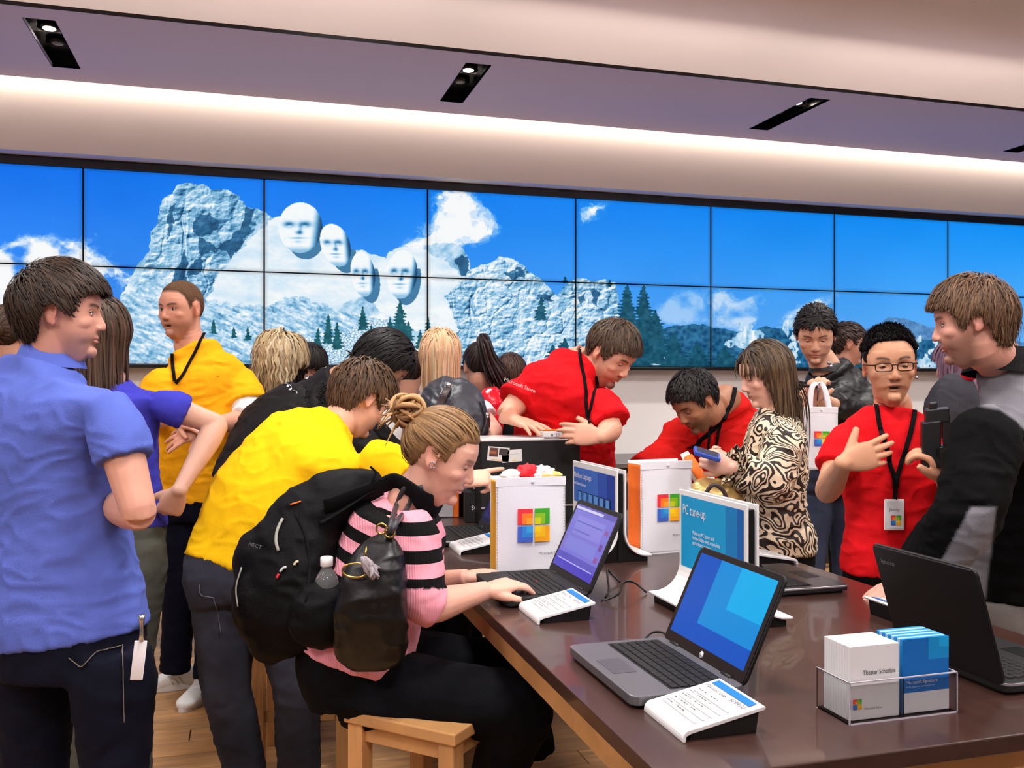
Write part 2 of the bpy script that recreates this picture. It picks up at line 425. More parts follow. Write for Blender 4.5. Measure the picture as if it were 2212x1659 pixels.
def scene_picture(px, py):
    """mountain scene shown on the screens, as sRGB"""
    sh = px.shape; px = px.ravel().astype(float); py = py.ravel().astype(float)
    top = 360 + .0583 * px
    t = np.clip((py - top) / (800 - top), 0, 1)[:, None]
    u = np.clip(px / 2212, 0, 1)[:, None]
    a = np.array([8, 112, 240.]) * (1 - u) + np.array([12, 146, 250.]) * u
    b = np.array([84, 158, 250.]) * (1 - u) + np.array([120, 186, 250.]) * u
    C = a * (1 - t) + b * t
    C = C + 16 * n2(px, py, 260, 200, 3, 5)[:, None]
    wx = px + 16 * n2(px, py, 40, 40, 4, 21) * 2; wy = py + 14 * n2(px, py, 40, 40, 4, 22) * 2
    WA = n2(px, py, 30, 26, 4, 21); WB = n2(px, py, 30, 26, 4, 57)
    def cloud(C, poly, amt, soft, seed, thr=-.15, col=(252, 254, 255)):
        xs_ = [q[0] for q in poly]
        if max(xs_) + 60 < px.min() or min(xs_) - 60 > px.max(): return C
        m = 0
        for q in range(7): m = m + poly_in(px + (10 + 9 * q) * 1.6 * (WA * math.cos(q * .9) + WB * math.sin(q * .9)), py + (8 + 7 * q) * 1.6 * (WB * math.cos(q * 1.1) - WA * math.sin(q * 1.1)), poly)
        m = sst(.05, .95, m / 7.)
        x0, y0 = np.array(poly).mean(0); n = n2(px, py, 46, 34, 5, seed)
        k = m * sst(thr - soft, thr + soft, n) * amt
        return C * (1 - k[:, None]) + np.array(col) * k[:, None]
    C = cloud(C, [(-30, 560), (20, 530), (60, 515), (120, 512), (180, 530), (215, 545), (240, 570), (290, 605), (285, 625), (240, 590), (180, 620), (150, 800), (-30, 800)], 1, .25, 3, -.3)
    C = cloud(C, [(940, 415), (1000, 412), (1030, 440), (1060, 470), (1075, 500), (1040, 525), (990, 530), (925, 525), (930, 480), (945, 450)], 1, .12, 9, -.3)
    C = cloud(C, [(830, 555), (880, 525), (930, 510), (1000, 530), (960, 560), (860, 565)], 1, .2, 12, -.35)
    C = cloud(C, [(905, 490), (918, 480), (920, 512), (908, 510)], .8, .3, 2, -.5)
    C = cloud(C, [(1250, 455), (1270, 442), (1305, 448), (1280, 470), (1258, 485)], 1, .2, 4, -.4)
    C = cloud(C, [(1445, 640), (1475, 625), (1510, 640), (1525, 700), (1440, 700), (1400, 690)], .55, .3, 8, -.3, (225, 238, 252))
    C = cloud(C, [(1528, 640), (1550, 626), (1590, 655), (1620, 640), (1630, 690), (1600, 720), (1540, 700)], .75, .3, 18, -.35, (235, 243, 252))
    C = cloud(C, [(1680, 690), (1720, 665), (1760, 645), (1780, 660), (1750, 700), (1690, 700)], .85, .3, 28, -.35, (240, 246, 253))
    ex = px + 7 * n2(px, py, 14, 14, 3, 31) * 2; ey = py + 7 * n2(px, py, 14, 14, 3, 32) * 2
    if px.min() > 1420: return far_part(px, py, ex, ey, C, sh)
    # distant hills on the right
    if px.max() > 1300: C = hills(px, py, ex, ey, C)
    # rock masses; luminance L
    L = .80 + .5 * n2(px + py * .5, py, 22, 30, 5, 49) + .2 * n2(px, py, 5, 4, 2, 40); R = np.zeros(px.shape, bool)
    A1 = [(262, 800), (262, 640), (280, 610), (300, 575), (325, 540), (330, 500), (342, 480), (345, 450), (355, 430), (375, 418), (385, 403), (410, 398), (440, 402), (455, 412), (490, 412), (515, 425), (535, 448), (560, 455), (580, 470), (605, 472), (640, 480), (700, 520), (830, 560), (838, 545), (870, 535), (920, 530), (960, 526), (990, 532), (1012, 560), (1014, 585), (1035, 572), (1060, 568), (1075, 558), (1105, 560), (1130, 580), (1160, 602), (1185, 625), (1200, 640), (1215, 620), (1235, 605), (1262, 602), (1275, 612), (1300, 604), (1325, 612), (1335, 700), (1345, 810), (262, 810)]
    m1 = poly_in(ex * .5 + px * .5, ey * .5 + py * .5, A1); R |= m1
    def rockh(x, y, sx, sy, seed):
        wx_ = x + sx * .9 * n2(x, y, sx * 1.6, sy * 1.4, 4, seed); wy_ = y + sy * .9 * n2(x, y, sx * 1.5, sy * 1.6, 4, seed + 1)
        a1, a2, _ = voro(wx_, wy_, sx, sy, seed); b1, b2, _ = voro(wx_ * 1.02 + 7, wy_, sx * .42, sy * .40, seed + 2)
        rg = 1 - np.abs(n2(wx_, wy_, sx * .9, sy * 1.3, 4, seed + 5)) * 3; return 1.0 * np.sqrt(np.clip(1 - a1 * a1, 0, 1)) - .22 * np.exp(-((a2 - a1) / .07) ** 2) * sst(-.2, .25, n2(x, y, sx * 2, sy * 2, 2, seed + 9)) + .20 * np.sqrt(np.clip(1 - b1 * b1, 0, 1)) + .30 * rg + .75 * n2(x, y, sx * .5, sy * .22, 5, seed + 3)
    def shade(sx, sy, seed, k=1., e=1.6):
        h0 = rockh(px, py, sx, sy, seed); h1 = rockh(px - e * .8, py - e, sx, sy, seed)
        return k * (h0 - h1) , h0
    g1 = n2(px, py, 30, 20, 5, 42); g2 = n2(px - py * .6, py, 8, 5, 3, 43)
    dl, h0 = shade(44, 60, 3, 1.9, 2.2) if px.min() < 600 else (0 * px, 0 * px)
    boul = .56 + dl * .85 + .34 * (h0 - 1.1) + .25 * n2(px, py, 90, 90, 2, 48)
    crag = poly_in(ex, ey, [(255, 810), (330, 520), (345, 450), (380, 400), (440, 398), (520, 425), (575, 470), (560, 480), (530, 520), (500, 560), (470, 600), (450, 640), (430, 680), (400, 640), (340, 600), (300, 640), (290, 810)])
    L = np.where(crag, boul, L)
    smooth_ = .93 + .18 * n2(px, py, 60, 24, 4, 44) + .05 * g2
    carve = poly_in(ex, ey, [(500, 560), (560, 500), (600, 470), (920, 540), (1000, 600), (960, 650), (1000, 720), (960, 800), (920, 720), (860, 700), (780, 640), (700, 680), (560, 660), (440, 650)])
    L = np.where(carve, smooth_, L)
    low = poly_in(ex, ey, [(262, 640), (330, 610), (440, 655), (560, 665), (640, 640), (700, 660), (780, 680), (860, 700), (900, 740), (930, 810), (255, 810)])
    sc = .74 + .6 * n2(px + py * .9, py * 1.6 - px * .7, 26, 9, 4, 45) + .35 * n2(px, py, 5, 5, 2, 46)
    L = np.where(low, sc, L)
    slope = poly_in(ex, ey, [(560, 750), (640, 720), (700, 740), (800, 690), (830, 690), (900, 740), (960, 800), (960, 820), (540, 820)])
    f1b, f2b, _ = voro(px, py, 7, 5, 8); L = np.where(slope, .95 - .55 * (1 - sst(0, .28, f2b - f1b)) + .1 * g1, L)
    rc = poly_in(ex, ey, [(960, 810), (990, 700), (960, 640), (1014, 590), (1060, 560), (1400, 600), (1400, 810)])
    dl2, h2 = shade(30, 42, 16, 1.6, 2.0) if px.max() > 940 else (0 * px, 0 * px); L = np.where(rc, .66 + dl2 + .22 * (h2 - 1.0) + .3 * n2(px, py, 50, 40, 3, 47), L)
    for q in ([(420, 470), (450, 460), (478, 480), (470, 500), (440, 515), (418, 500)], [(430, 510), (500, 560), (540, 500), (548, 450), (535, 448), (520, 500), (470, 540), (420, 560), (405, 600), (440, 590)], [(395, 640), (410, 560), (400, 540), (372, 620), (360, 660)], [(365, 450), (378, 440), (372, 500), (362, 520)], [(975, 560), (1012, 555), (1014, 590), (1000, 600), (985, 575)], [(1080, 588), (1130, 578), (1128, 600), (1105, 605)], [(1270, 625), (1290, 625), (1286, 660), (1272, 650)], [(1245, 640), (1258, 635), (1256, 665)], [(1148, 640), (1180, 640), (1190, 655), (1160, 650)]):
        k = poly_in(ex, ey, q); L = np.where(k, L * .30 + .06 + .12 * g1, L)
    # four plain carved stone heads
    for cx, cy, w_, h_, lean in [(648, 492, 47, 52, 0), (723, 530, 32, 44, .2), (782, 592, 26, 46, .1), (866, 592, 33, 50, -.05)]:
        x = (px - cx - lean * (py - cy)) / w_; y = (py - cy) / h_
        ins = (x ** 2 + np.where(y > 0, y * .92, y) ** 2) < 1
        Lh = 1.0 - .9 * sst(.45, 1.0, x + .15 * y) + .05 * g2 - .35 * sst(.75, 1.0, y)
        Lh = Lh - .75 * np.exp(-((x + .52) / .25) ** 2 - ((y + .10) / .12) ** 2) - .75 * np.exp(-((x - .22) / .28) ** 2 - ((y + .10) / .12) ** 2)
        Lh = Lh + .35 * np.exp(-((x + .5) / .1) ** 2 - ((y + .03) / .04) ** 2) + .3 * np.exp(-((x - .2) / .1) ** 2 - ((y + .03) / .04) ** 2)
        Lh = Lh - .65 * np.exp(-((x + .05) / .16) ** 2 - ((y - .24) / .08) ** 2) - .3 * np.exp(-((x - .0) / .08) ** 2 - ((y - .08) / .2) ** 2)
        Lh = Lh - .5 * np.exp(-((x + .12) / .35) ** 2 - ((y - .47) / .035) ** 2) - .25 * np.exp(-((x + .1) / .2) ** 2 - ((y - .62) / .05) ** 2)
        shd = ((px - cx - 12 - lean * (py - cy)) / (w_ * .9)) ** 2 + ((py - cy - 14) / (h_ * 1.08)) ** 2 < 1
        L = np.where(shd & ~ins & (py > cy - 10), .35, L); R |= ins; L = np.where(ins, Lh, L)
    C = np.where(R[:, None], rockc(L), C)
    # white boulders at the foot, right
    for cx, cy, rx, ry in [(1410, 780, 36, 17), (1362, 790, 26, 20), (1330, 770, 16, 26)]:
        k = ((ex - cx) / rx) ** 2 + ((ey - cy) / ry) ** 2 < 1
        C = np.where(k[:, None], rockc(.8 + .5 * n2(px, py, 10, 8, 3, 55)), C)
    C = pines(px, py, C)
    return np.clip(C, 0, 255).reshape(sh + (3,))

cols = ['first', 'second', 'third', 'fourth', 'fifth', 'sixth', 'seventh', 'last']
topd = ['blue sky above a white cloud', 'blue sky and the tall craggy rock', 'the two largest carved stone heads', 'large white cloud over rocks', 'blue sky with one small white cloud', 'empty blue sky above the clouds', 'plain bright blue sky', 'plain blue sky at right']
botd = ['cloud behind the blue polo man', 'craggy rock behind the standing man', 'pines and scree below stone heads', 'fissured rocks above the straight blonde', 'dark pines above the heavy man', 'clouds over wooded hills', 'white crags behind the leather jacket', 'ridge behind the bearded man']
GX, GY = 300, 168
zb, zt = EYE + .145, EYE + 1.50
zmid = EYE + .822
# measured seam heights: top, middle and bottom edge of the picture
for c in range(-1, 9):
    xa = X0 + (c - 1) * PW + .006; xb = X0 + c * PW - .006
    for r in (0, 1):
        z0, z1 = ((zmid + .005, zt) if r == 0 else (zb, zmid - .005))
        if 0 <= c <= 7:
            lb = '%s-row wall screen, %s from the left, showing %s' % ('upper' if r == 0 else 'lower', cols[c], (topd if r == 0 else botd)[c])
        else: lb = '%s-row wall screen at the outer %s end, beyond the picture edge' % ('upper' if r == 0 else 'lower', 'left' if c < 0 else 'right')
        nx, ny = (GX, GY) if 0 <= c <= 4 else ((230, 130) if c in (5, 6, 7) else (60, 34))
        xc, zc = (xa + xb) / 2, (z0 + z1) / 2
        e = empty('video_screen', lb, 'screen', (xc, WY - .1, z0), group='screens of the video wall')
        hw, hh = (xb - xa) / 2, z1 - z0
        V, f = bev(box(-hw - .0045, hw + .0045, 0.003, .09, -.0035, hh + .0035), .002, 1); mk('casing', V, f, MBLK, e, smooth=False)
        gx, gz = np.meshgrid((np.arange(nx) + .5) / nx * 2 * hw - hw, (np.arange(ny) + .5) / ny * hh)
        pxx, pyy = wpx(gx + xc, gz + z0)
        C = scene_picture(pxx, pyy)
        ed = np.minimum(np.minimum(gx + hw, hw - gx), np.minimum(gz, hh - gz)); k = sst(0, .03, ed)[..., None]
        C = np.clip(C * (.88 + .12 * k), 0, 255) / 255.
        im = bpy.data.images.new('screen_pixels', nx, ny, alpha=False)      # pixels computed above, nothing is loaded
        bufr = np.ones((ny, nx, 4), np.float32); bufr[..., :3] = C; im.pixels.foreach_set(bufr.ravel()); im.update(); im.pack()
        ms = bpy.data.materials.new('screen_glow'); ms.use_nodes = True; nt = ms.node_tree; Pn = nt.nodes['Principled BSDF']; Pn.inputs['Base Color'].default_value = (0, 0, 0, 1); Pn.inputs['Roughness'].default_value = .4; Pn.inputs['Specular IOR Level'].default_value = .15
        ti = nt.nodes.new('ShaderNodeTexImage'); ti.image = im; ti.extension = 'EXTEND'; nt.links.new(ti.outputs[0], Pn.inputs['Emission Color']); Pn.inputs['Emission Strength'].default_value = .80
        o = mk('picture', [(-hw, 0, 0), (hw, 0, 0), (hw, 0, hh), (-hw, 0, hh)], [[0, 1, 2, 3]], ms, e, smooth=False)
        uv = o.data.uv_layers.new(name='UVMap'); uv.data.foreach_set('uv', np.array([0, 0, 1, 0, 1, 1, 0, 1], np.float32))
xl, xr = X0 - 2 * PW - .05, X0 + 8 * PW + .05
structure('trim_4', bev([box(xl, xr, WY - .12, WY - .005, zt + .002, 2.982)], .003, 1), MBLK)
structure('trim_5', bev([box(xl, xr, WY - .12, WY - .005, zb - .03, zb - .005)], .003, 1), MBLK)
V, f = bev(box(-.02, .02, -.002, 0, 0, .13), .0005, 1)
n = mk('paper_note', V, f, mat('note_yellow', (238, 232, 150), rough=.8), None); n.location = at(2173, 712, 7.0 * (FW[1] + FW[0] * 1.03) - .16); n.location.y = WY - .105; tag(n, 'pale yellow paper note stuck on the video wall at far right', 'note')
def decimate(o, keep, ratio):
    g = o.vertex_groups.new(name='g'); idx = np.nonzero(~keep)[0]; g.add(idx.tolist(), 1., 'REPLACE')
    m = o.modifiers.new('d', 'DECIMATE'); m.ratio = ratio; m.vertex_group = 'g'; m.vertex_group_factor = 1.
    dg = bpy.context.evaluated_depsgraph_get(); me = bpy.data.meshes.new_from_object(o.evaluated_get(dg), preserve_all_data_layers=True, depsgraph=dg)
    o.modifiers.clear(); old = o.data; o.data = me; o.vertex_groups.clear(); nm = old.name; bpy.data.meshes.remove(old); me.name = nm
# ------------------------------------------------------------ people: heads, hands, bodies, clothes, hair
C0 = np.array([0, -.008, .025]); CR = np.array([.0765, .0975, .0935])
def head_frame(c, fwd, up=None, roll=0.):
    y = unit(fwd); z = np.array([0, 0, 1.]) if up is None else np.asarray(up, float)
    z = unit(z - y * (z @ y)); x = np.cross(y, z)
    if roll:
        x, z = x * math.cos(roll) + z * math.sin(roll), z * math.cos(roll) - x * math.sin(roll)
    return np.stack([x, y, z], 1)
def head_parts(M, c, s, fat=1., female=False, jaw=1.):
    X = np.array([1., 0, 0]); f = fat; P = []
    P.append(ell(C0, CR, None, 40, 28))
    J = [((0, .026, .045), .064, .060), ((0, .026, .02), .0675 * f, .062), ((0, .025, 0), .068 * f, .0605), ((0, .026, -.03), .0665 * f, .0585),
         ((0, .028, -.058), .0585 * f * jaw, .056), ((0, .032, -.082), .0485 * f * jaw, .048), ((0, .044, -.104), .0335 * f * jaw, .034), ((0, .055, -.115), .019 * jaw, .020)]
    P.append(loft([(a, b, d, X) for a, b, d in J], 4, 36, 2.25))
    P.append(ell((0, .076, .021), (.044, .0135, .0085), None, 24, 12))
    for sx in (-1, 1):
        P.append(ell((sx * .038 * f, .048, -.024), (.027, .029, .024)))
        A = rot('Z', -sx * .30) @ rot('X', -.15)
        P.append(ell((sx * .0765 * f, -.012, -.002), (.0055, .0165, .031), A, 16, 14))
        P.append(ell((sx * .0745 * f, -.008, -.026), (.005, .010, .011), A, 12, 8))
    P.append(loft([((0, .078, .014), .0085, .008, X), ((0, .083, 0), .0080, .009, X), ((0, .0885, -.018), .0100, .0105, X), ((0, .0935, -.031), .0120, .0115, X), ((0, .0910, -.040), .0095, .008, X)], 4, 16))
    for sx in (-1, 1): P.append(ell((sx * .0110, .086, -.0355), (.0070, .0110, .0065)))
    P.append(ell((0, .0808, -.0600), (.0215, .0065, .0046), None, 20, 10)); P.append(ell((0, .0802, -.0700), (.0180, .0070, .0052), None, 20, 10))
    P.append(ell((0, .068, -.097), (.020 * jaw, .0165, .017)))
    return [(np.asarray(c) + s * (v @ M.T), q) for v, q in P]
def head_sculpt(V, N, M, c, s, mouth=0., female=False):
    p = (V - c) @ M / s; k = (np.abs(p[:, 0]) < .1) & (p[:, 1] > -.11) & (p[:, 1] < .13) & (p[:, 2] > -.13) & (p[:, 2] < .14)
    q = p[k]; x, y, z = q.T; dy = np.zeros(len(q)); dx = np.zeros(len(q)); fr = y > .035
    for sx in (-1, 1):
        d = ((x - sx * .0305) / .0165) ** 2 + ((z - .002) / .0105) ** 2; dy -= .0095 * np.exp(-d) * fr
        d = ((x - sx * .013) / .006) ** 2 + ((z - .0) / .012) ** 2; dy -= .0022 * np.exp(-d) * fr
        dd = np.exp(-((y + .010) / .009) ** 2 - ((z - .002) / .017) ** 2) * (np.abs(x) > .07) * (np.sign(x) == sx)
        dx -= sx * .0062 * dd
        d = ((x - sx * .009) / .003) ** 2 + ((z + .0445) / .003) ** 2; dz = 0; dy -= .002 * np.exp(-d) * (y > .085)
    dy -= .0035 * np.exp(-((z + .0655) / .0022) ** 2 - (x / .021) ** 4) * fr
    dy -= .0013 * np.exp(-((z + .083) / .006) ** 2 - (x / .02) ** 2) * fr
    dy -= .0015 * np.exp(-((z + .050) / .004) ** 2 - (x / .004) ** 2) * fr
    if mouth: dy -= .016 * np.exp(-((z + .067) / (.0065 * mouth)) ** 4 - (x / .0155) ** 4) * fr
    q[:, 1] += dy; q[:, 0] += dx; V = V.copy(); V[k] = c + s * (q @ M.T)
    return V
HLy = [-.12, -.06, -.045, -.03, -.008, .008, .022, .04, .055, .10]
HLz = [-.072, -.062, -.020, .024, .034, .010, -.004, .046, .066, .074]
def hairline(p, up=0.): return p[:, 2] > np.interp(p[:, 1], HLy, HLz) + up
def head_paint(V, M, c, s, skin, brow, lip=None, stub=0., beard=0., buzz=0., mouth=0., buzzcol=None, hl=0., browz=0., goatee=0.):
    sk = lin(skin); C = np.tile(sk, (len(V), 1)); p = (V - c) @ M / s; x, y, z = p.T
    n = fbm(V * 60, 3, 3)[:, None]; C = C * (1 + .07 * n)
    def mix(k, col, lin_=False):
        nonlocal C
        k = np.clip(k, 0, 1)[:, None]; C = C * (1 - k) + (col if lin_ else lin(col)) * k
    inh = (np.abs(x) < .1) & (y > -.12) & (y < .13) & (z > -.125) & (z < .14)
    fr = inh & (y > .035)
    red = sk * np.array([1.08, .62, .60]); lipc = sk * np.array([.82, .52, .52]) if lip is None else lin(lip)
    ax = np.abs(x)
    mix(.16 * np.exp(-((ax - .040) / .02) ** 2 - ((z + .03) / .02) ** 2) * fr, red, True)
    mix(.15 * np.exp(-(x / .014) ** 2 - ((z + .034) / .012) ** 2) * fr * (y > .09), red, True)
    mix(.3 * inh * (ax > .073) * (y < .01) * (y > -.035) * (np.abs(z) < .04), red, True)
    bc = lin(brow)
    if stub: mix(stub * inh * sst(-.040, -.062, z) * sst(-.0, .03, y) * (1 - np.exp(-(x / .02) ** 2 - ((z + .066) / .011) ** 2)), bc * .8 + sk * .1, True)
    if stub: mix(stub * fr * np.exp(-((z + .049) / .006) ** 2 - (x / .026) ** 4), bc, True)
    if goatee: mix(goatee * fr * np.exp(-((z + .098) / .016) ** 2 - (x / .022) ** 4), bc, True)
    if beard: mix(beard * inh * sst(-.030, -.055, z - .25 * (.06 - y)) * sst(-.02, .02, y), bc, True)
    up_ = sst(.0645, .0655, -z) ; L = fr & (y > .078)
    mix(.7 * L * np.exp(-((z + .065) / .0085) ** 4 - (x / .0215) ** 4), lipc, True)
    if mouth:
        k = np.exp(-((z + .067) / (.0058 * mouth)) ** 6 - (x / .015) ** 6) * fr; mix(k, (38, 10, 10)); mix(k * np.exp(-((z + .0625) / .0022) ** 4) * (ax < .0115) * .9, (225, 215, 205))
    else: mix(.7 * L * np.exp(-((z + .0653) / .0014) ** 2 - (x / .022) ** 4), sk * .25, True)
    zb_ = .0165 + browz + .006 * np.sin(np.clip((ax - .012) / .04, 0, 1) * 2.6)
    mix(.88 * fr * np.exp(-((z - zb_) / .0044) ** 4) * sst(.010, .016, ax) * sst(.055, .044, ax), bc, True)
    for sx in (-1, 1): mix(.9 * fr * np.exp(-((x - sx * .0085) / .0035) ** 2 - ((z + .0445) / .0028) ** 2) * (y > .082), sk * .12, True)
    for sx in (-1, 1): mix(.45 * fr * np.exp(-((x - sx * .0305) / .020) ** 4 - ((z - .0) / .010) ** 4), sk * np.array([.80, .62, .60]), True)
    if buzz:
        e = z - (np.interp(y, HLy, HLz) + hl); k = inh & (ax < .0745 + (z > .03) * .02)
        mix(buzz * k * sst(-.004, .006, e), lin(buzzcol if buzzcol is not None else brow), True)
    return np.clip(C, 0, 1)
def eyes(M, c, s, skin, mode='open', gaze=(0, 1, 0), iris=(70, 50, 35)):
    sk = lin(skin); out = []
    for sx in (-1, 1):
        V, f = ell((0, 0, 0), (1, 1, 1), None, 32, 28); col = np.tile(lin((232, 226, 220)), (len(V), 1))
        g = unit(gaze); ang = np.degrees(np.arccos(np.clip(V @ g, -1, 1))); col[ang < 28] = lin(iris); col[ang < 13] = (.004, .004, .004)
        top, bot = {'open': (.36, -.42), 'down': (-.12, -.42), 'closed': (-.38, -.40), 'squint': (.12, -.32)}[mode]
        u = V[:, 2] - .0 + .35 * (V[:, 0] * 1.15) ** 2; l_ = V[:, 2] - .30 * (V[:, 0] * 1.15) ** 2
        lid = u > top; lash = (u > top - .03) & (u < top + .17); low = l_ < bot
        col[lid | low] = sk * .82; col[(l_ < bot + .06) & (l_ > bot - .06)] = sk * .5; col[lash] = lin((26, 18, 16))
        R = np.where(lid | low, 1.07, 1.0)[:, None]
        P = V * R * .0125 + np.array([sx * .0305, .0655, .001])
        out.append((c + s * (P @ M.T), f, col))
    return out

def hand_parts(w, d, nrm, side, s=1., curl=(.3, .3, .3, .35), thumb=.4, spread=.06, tdir=None):
    """w wrist, d finger direction, nrm back-of-hand normal, side=+1 puts the thumb on +x of (d x nrm)"""
    y = unit(d); z = unit(np.asarray(nrm, float) - y * (y @ nrm)); x = np.cross(y, z) * side; M = np.stack([x, y, z], 1); P = []
    T = lambda v: np.asarray(w) + s * (M @ np.asarray(v, float))
    X = x
    P.append(ell(w, (.0262 * s, .0262 * s, .0235 * s), None, 16, 12)); P.append(loft([(T((0, -.010, 0)), .018 * s, .013 * s, X), (T((0, .004, 0)), .0265 * s, .0185 * s, X), (T((.002, .03, 0)), .036 * s, .018 * s, X), (T((.001, .065, .001)), .0415 * s, .0155 * s, X), (T((0, .088, .001)), .040 * s, .012 * s, X), (T((0, .097, .0)), .034 * s, .006 * s, X)], 4, 20, 2.3))
    for i, (bx, by, ln, r) in enumerate([(.030, .085, .074, .0090), (.0105, .090, .082, .0092), (-.0095, .087, .076, .0088), (-.0285, .080, .060, .0078)]):
        a = spread * (1.5 - i); c = curl[i]; p = np.array([bx, by - .02, 0]); pts = [p, np.array([bx, by, .001])]; ang = 0
        q = np.array([bx, by, .001])
        for k, fr in enumerate((.44, .31, .25)):
            ang += c * (1.0, 1.25, .8)[k]; dd = np.array([math.sin(a) * math.cos(ang), math.cos(a) * math.cos(ang), -math.sin(ang)]); q = q + dd * ln * fr; pts.append(q)
        P.append(tube([T(v) for v in pts], [r * s * 1.02, r * s * 1.06, r * s * 1.0, r * s * .92, r * s * .68], 4, 12, side=X))
    td = unit(tdir) if tdir is not None else unit((.72, .66, -.25)); p = np.array([.016, .024, -.006]); q1 = p + td * .034; t2 = unit(td * (1 - thumb * .4) + np.array([-.1, .6, -.15]) * thumb); q2 = q1 + t2 * .029; q3 = q2 + unit(t2 + np.array([-.25, .3, -.1]) * thumb) * .022
    P.append(tube([T(p), T(q1), T(q2), T(q3)], [.0175 * s, .0138 * s, .0115 * s, .0085 * s], 4, 12))
    return P

def arm_parts(sh, el, wr, r=1.):
    s = perp(np.asarray(wr) - sh); P = []
    sh, el, wr = map(np.asarray, (sh, el, wr)); u = el - sh; f = wr - el
    P.append(tube([sh - u * .08, sh + u * .08, sh + u * .38, sh + u * .75, el, el + f * .12], [.026 * r, .042 * r, .046 * r, .041 * r, .037 * r, .036 * r], 4, 16))
    P.append(tube([el - f * .04, el + f * .05, el + f * .28, el + f * .65, wr, wr + f * .06], [.034 * r, .040 * r, .043 * r, .034 * r, .0255 * r, .024 * r], 4, 16))
    return P
def sleeve_parts(sh, el, wr, upto, r0, r1, thick=.009, first=None):
    """closed sleeve with an opening at its end; upto in 0..2 along shoulder-elbow-wrist"""
    sh, el, wr = map(np.asarray, (sh, el, wr)); u = el - sh
    def pt(t): return sh + u * t if t <= 1 else el + (wr - el) * (t - 1)
    ts = [-.10, .06] + list(np.linspace(.25, upto, max(2, int(upto * 4)))); r0 = r0 * .93; rs = [r0 * .5, r0 * .80] + list(np.linspace(r0 * .97, r1, max(2, int(upto * 4))))
    side = perp(pt(upto) - sh); K = [(pt(t), r, r * .95, side) for t, r in zip(ts, rs)]
    C = crom(np.array([np.concatenate([k[0], [k[1]]]) for k in K]), 4)
    pts = [c[:3] for c in C]; rr = [c[3] for c in C]
    tdir = unit(pts[-1] - pts[-3])
    pts += [pts[-1] - tdir * .001, pts[-1] - tdir * .03]; rr += [rr[-1] - thick, rr[-1] - thick]
    return [loft([(p, a, a, side) for p, a in zip(pts, rr)], 1, 22)]

def cloth_finish(parts, vox, name, m, root, it=5, wr=.005, wscale=(9, 9, 16), seed=1, colf=None, fold=None):
    V, Fq, N = remesh(parts, vox, it)
    a = fbm(V * np.array(wscale) + seed * 7.7, 3, seed); b = 1 - np.abs(vnoise(V * np.array(wscale) * 1.4 + seed * 3.1 + 1.3 * a[:, None], seed + 5)) * 2
    rd = 1 - np.abs(vnoise(V * np.array([15, 15, 30]) + 2.2 * fbm(V * 6, 2, seed + 9)[:, None] + seed, seed + 2)) * 2.4
    V = V + N * (1.25 * wr * (.55 * a + .34 * np.clip(b, -.4, 1) + .36 * np.clip(rd, 0, 1)))[:, None]
    if fold is not None: V = V + N * fold(V)[:, None]
    o = mk(name, V, Fq, m, root, world=True, col=None if colf is None else colf(V, N))
    if colf is None: decimate(o, np.zeros(len(V), bool), .55)
    return o, V, Fq

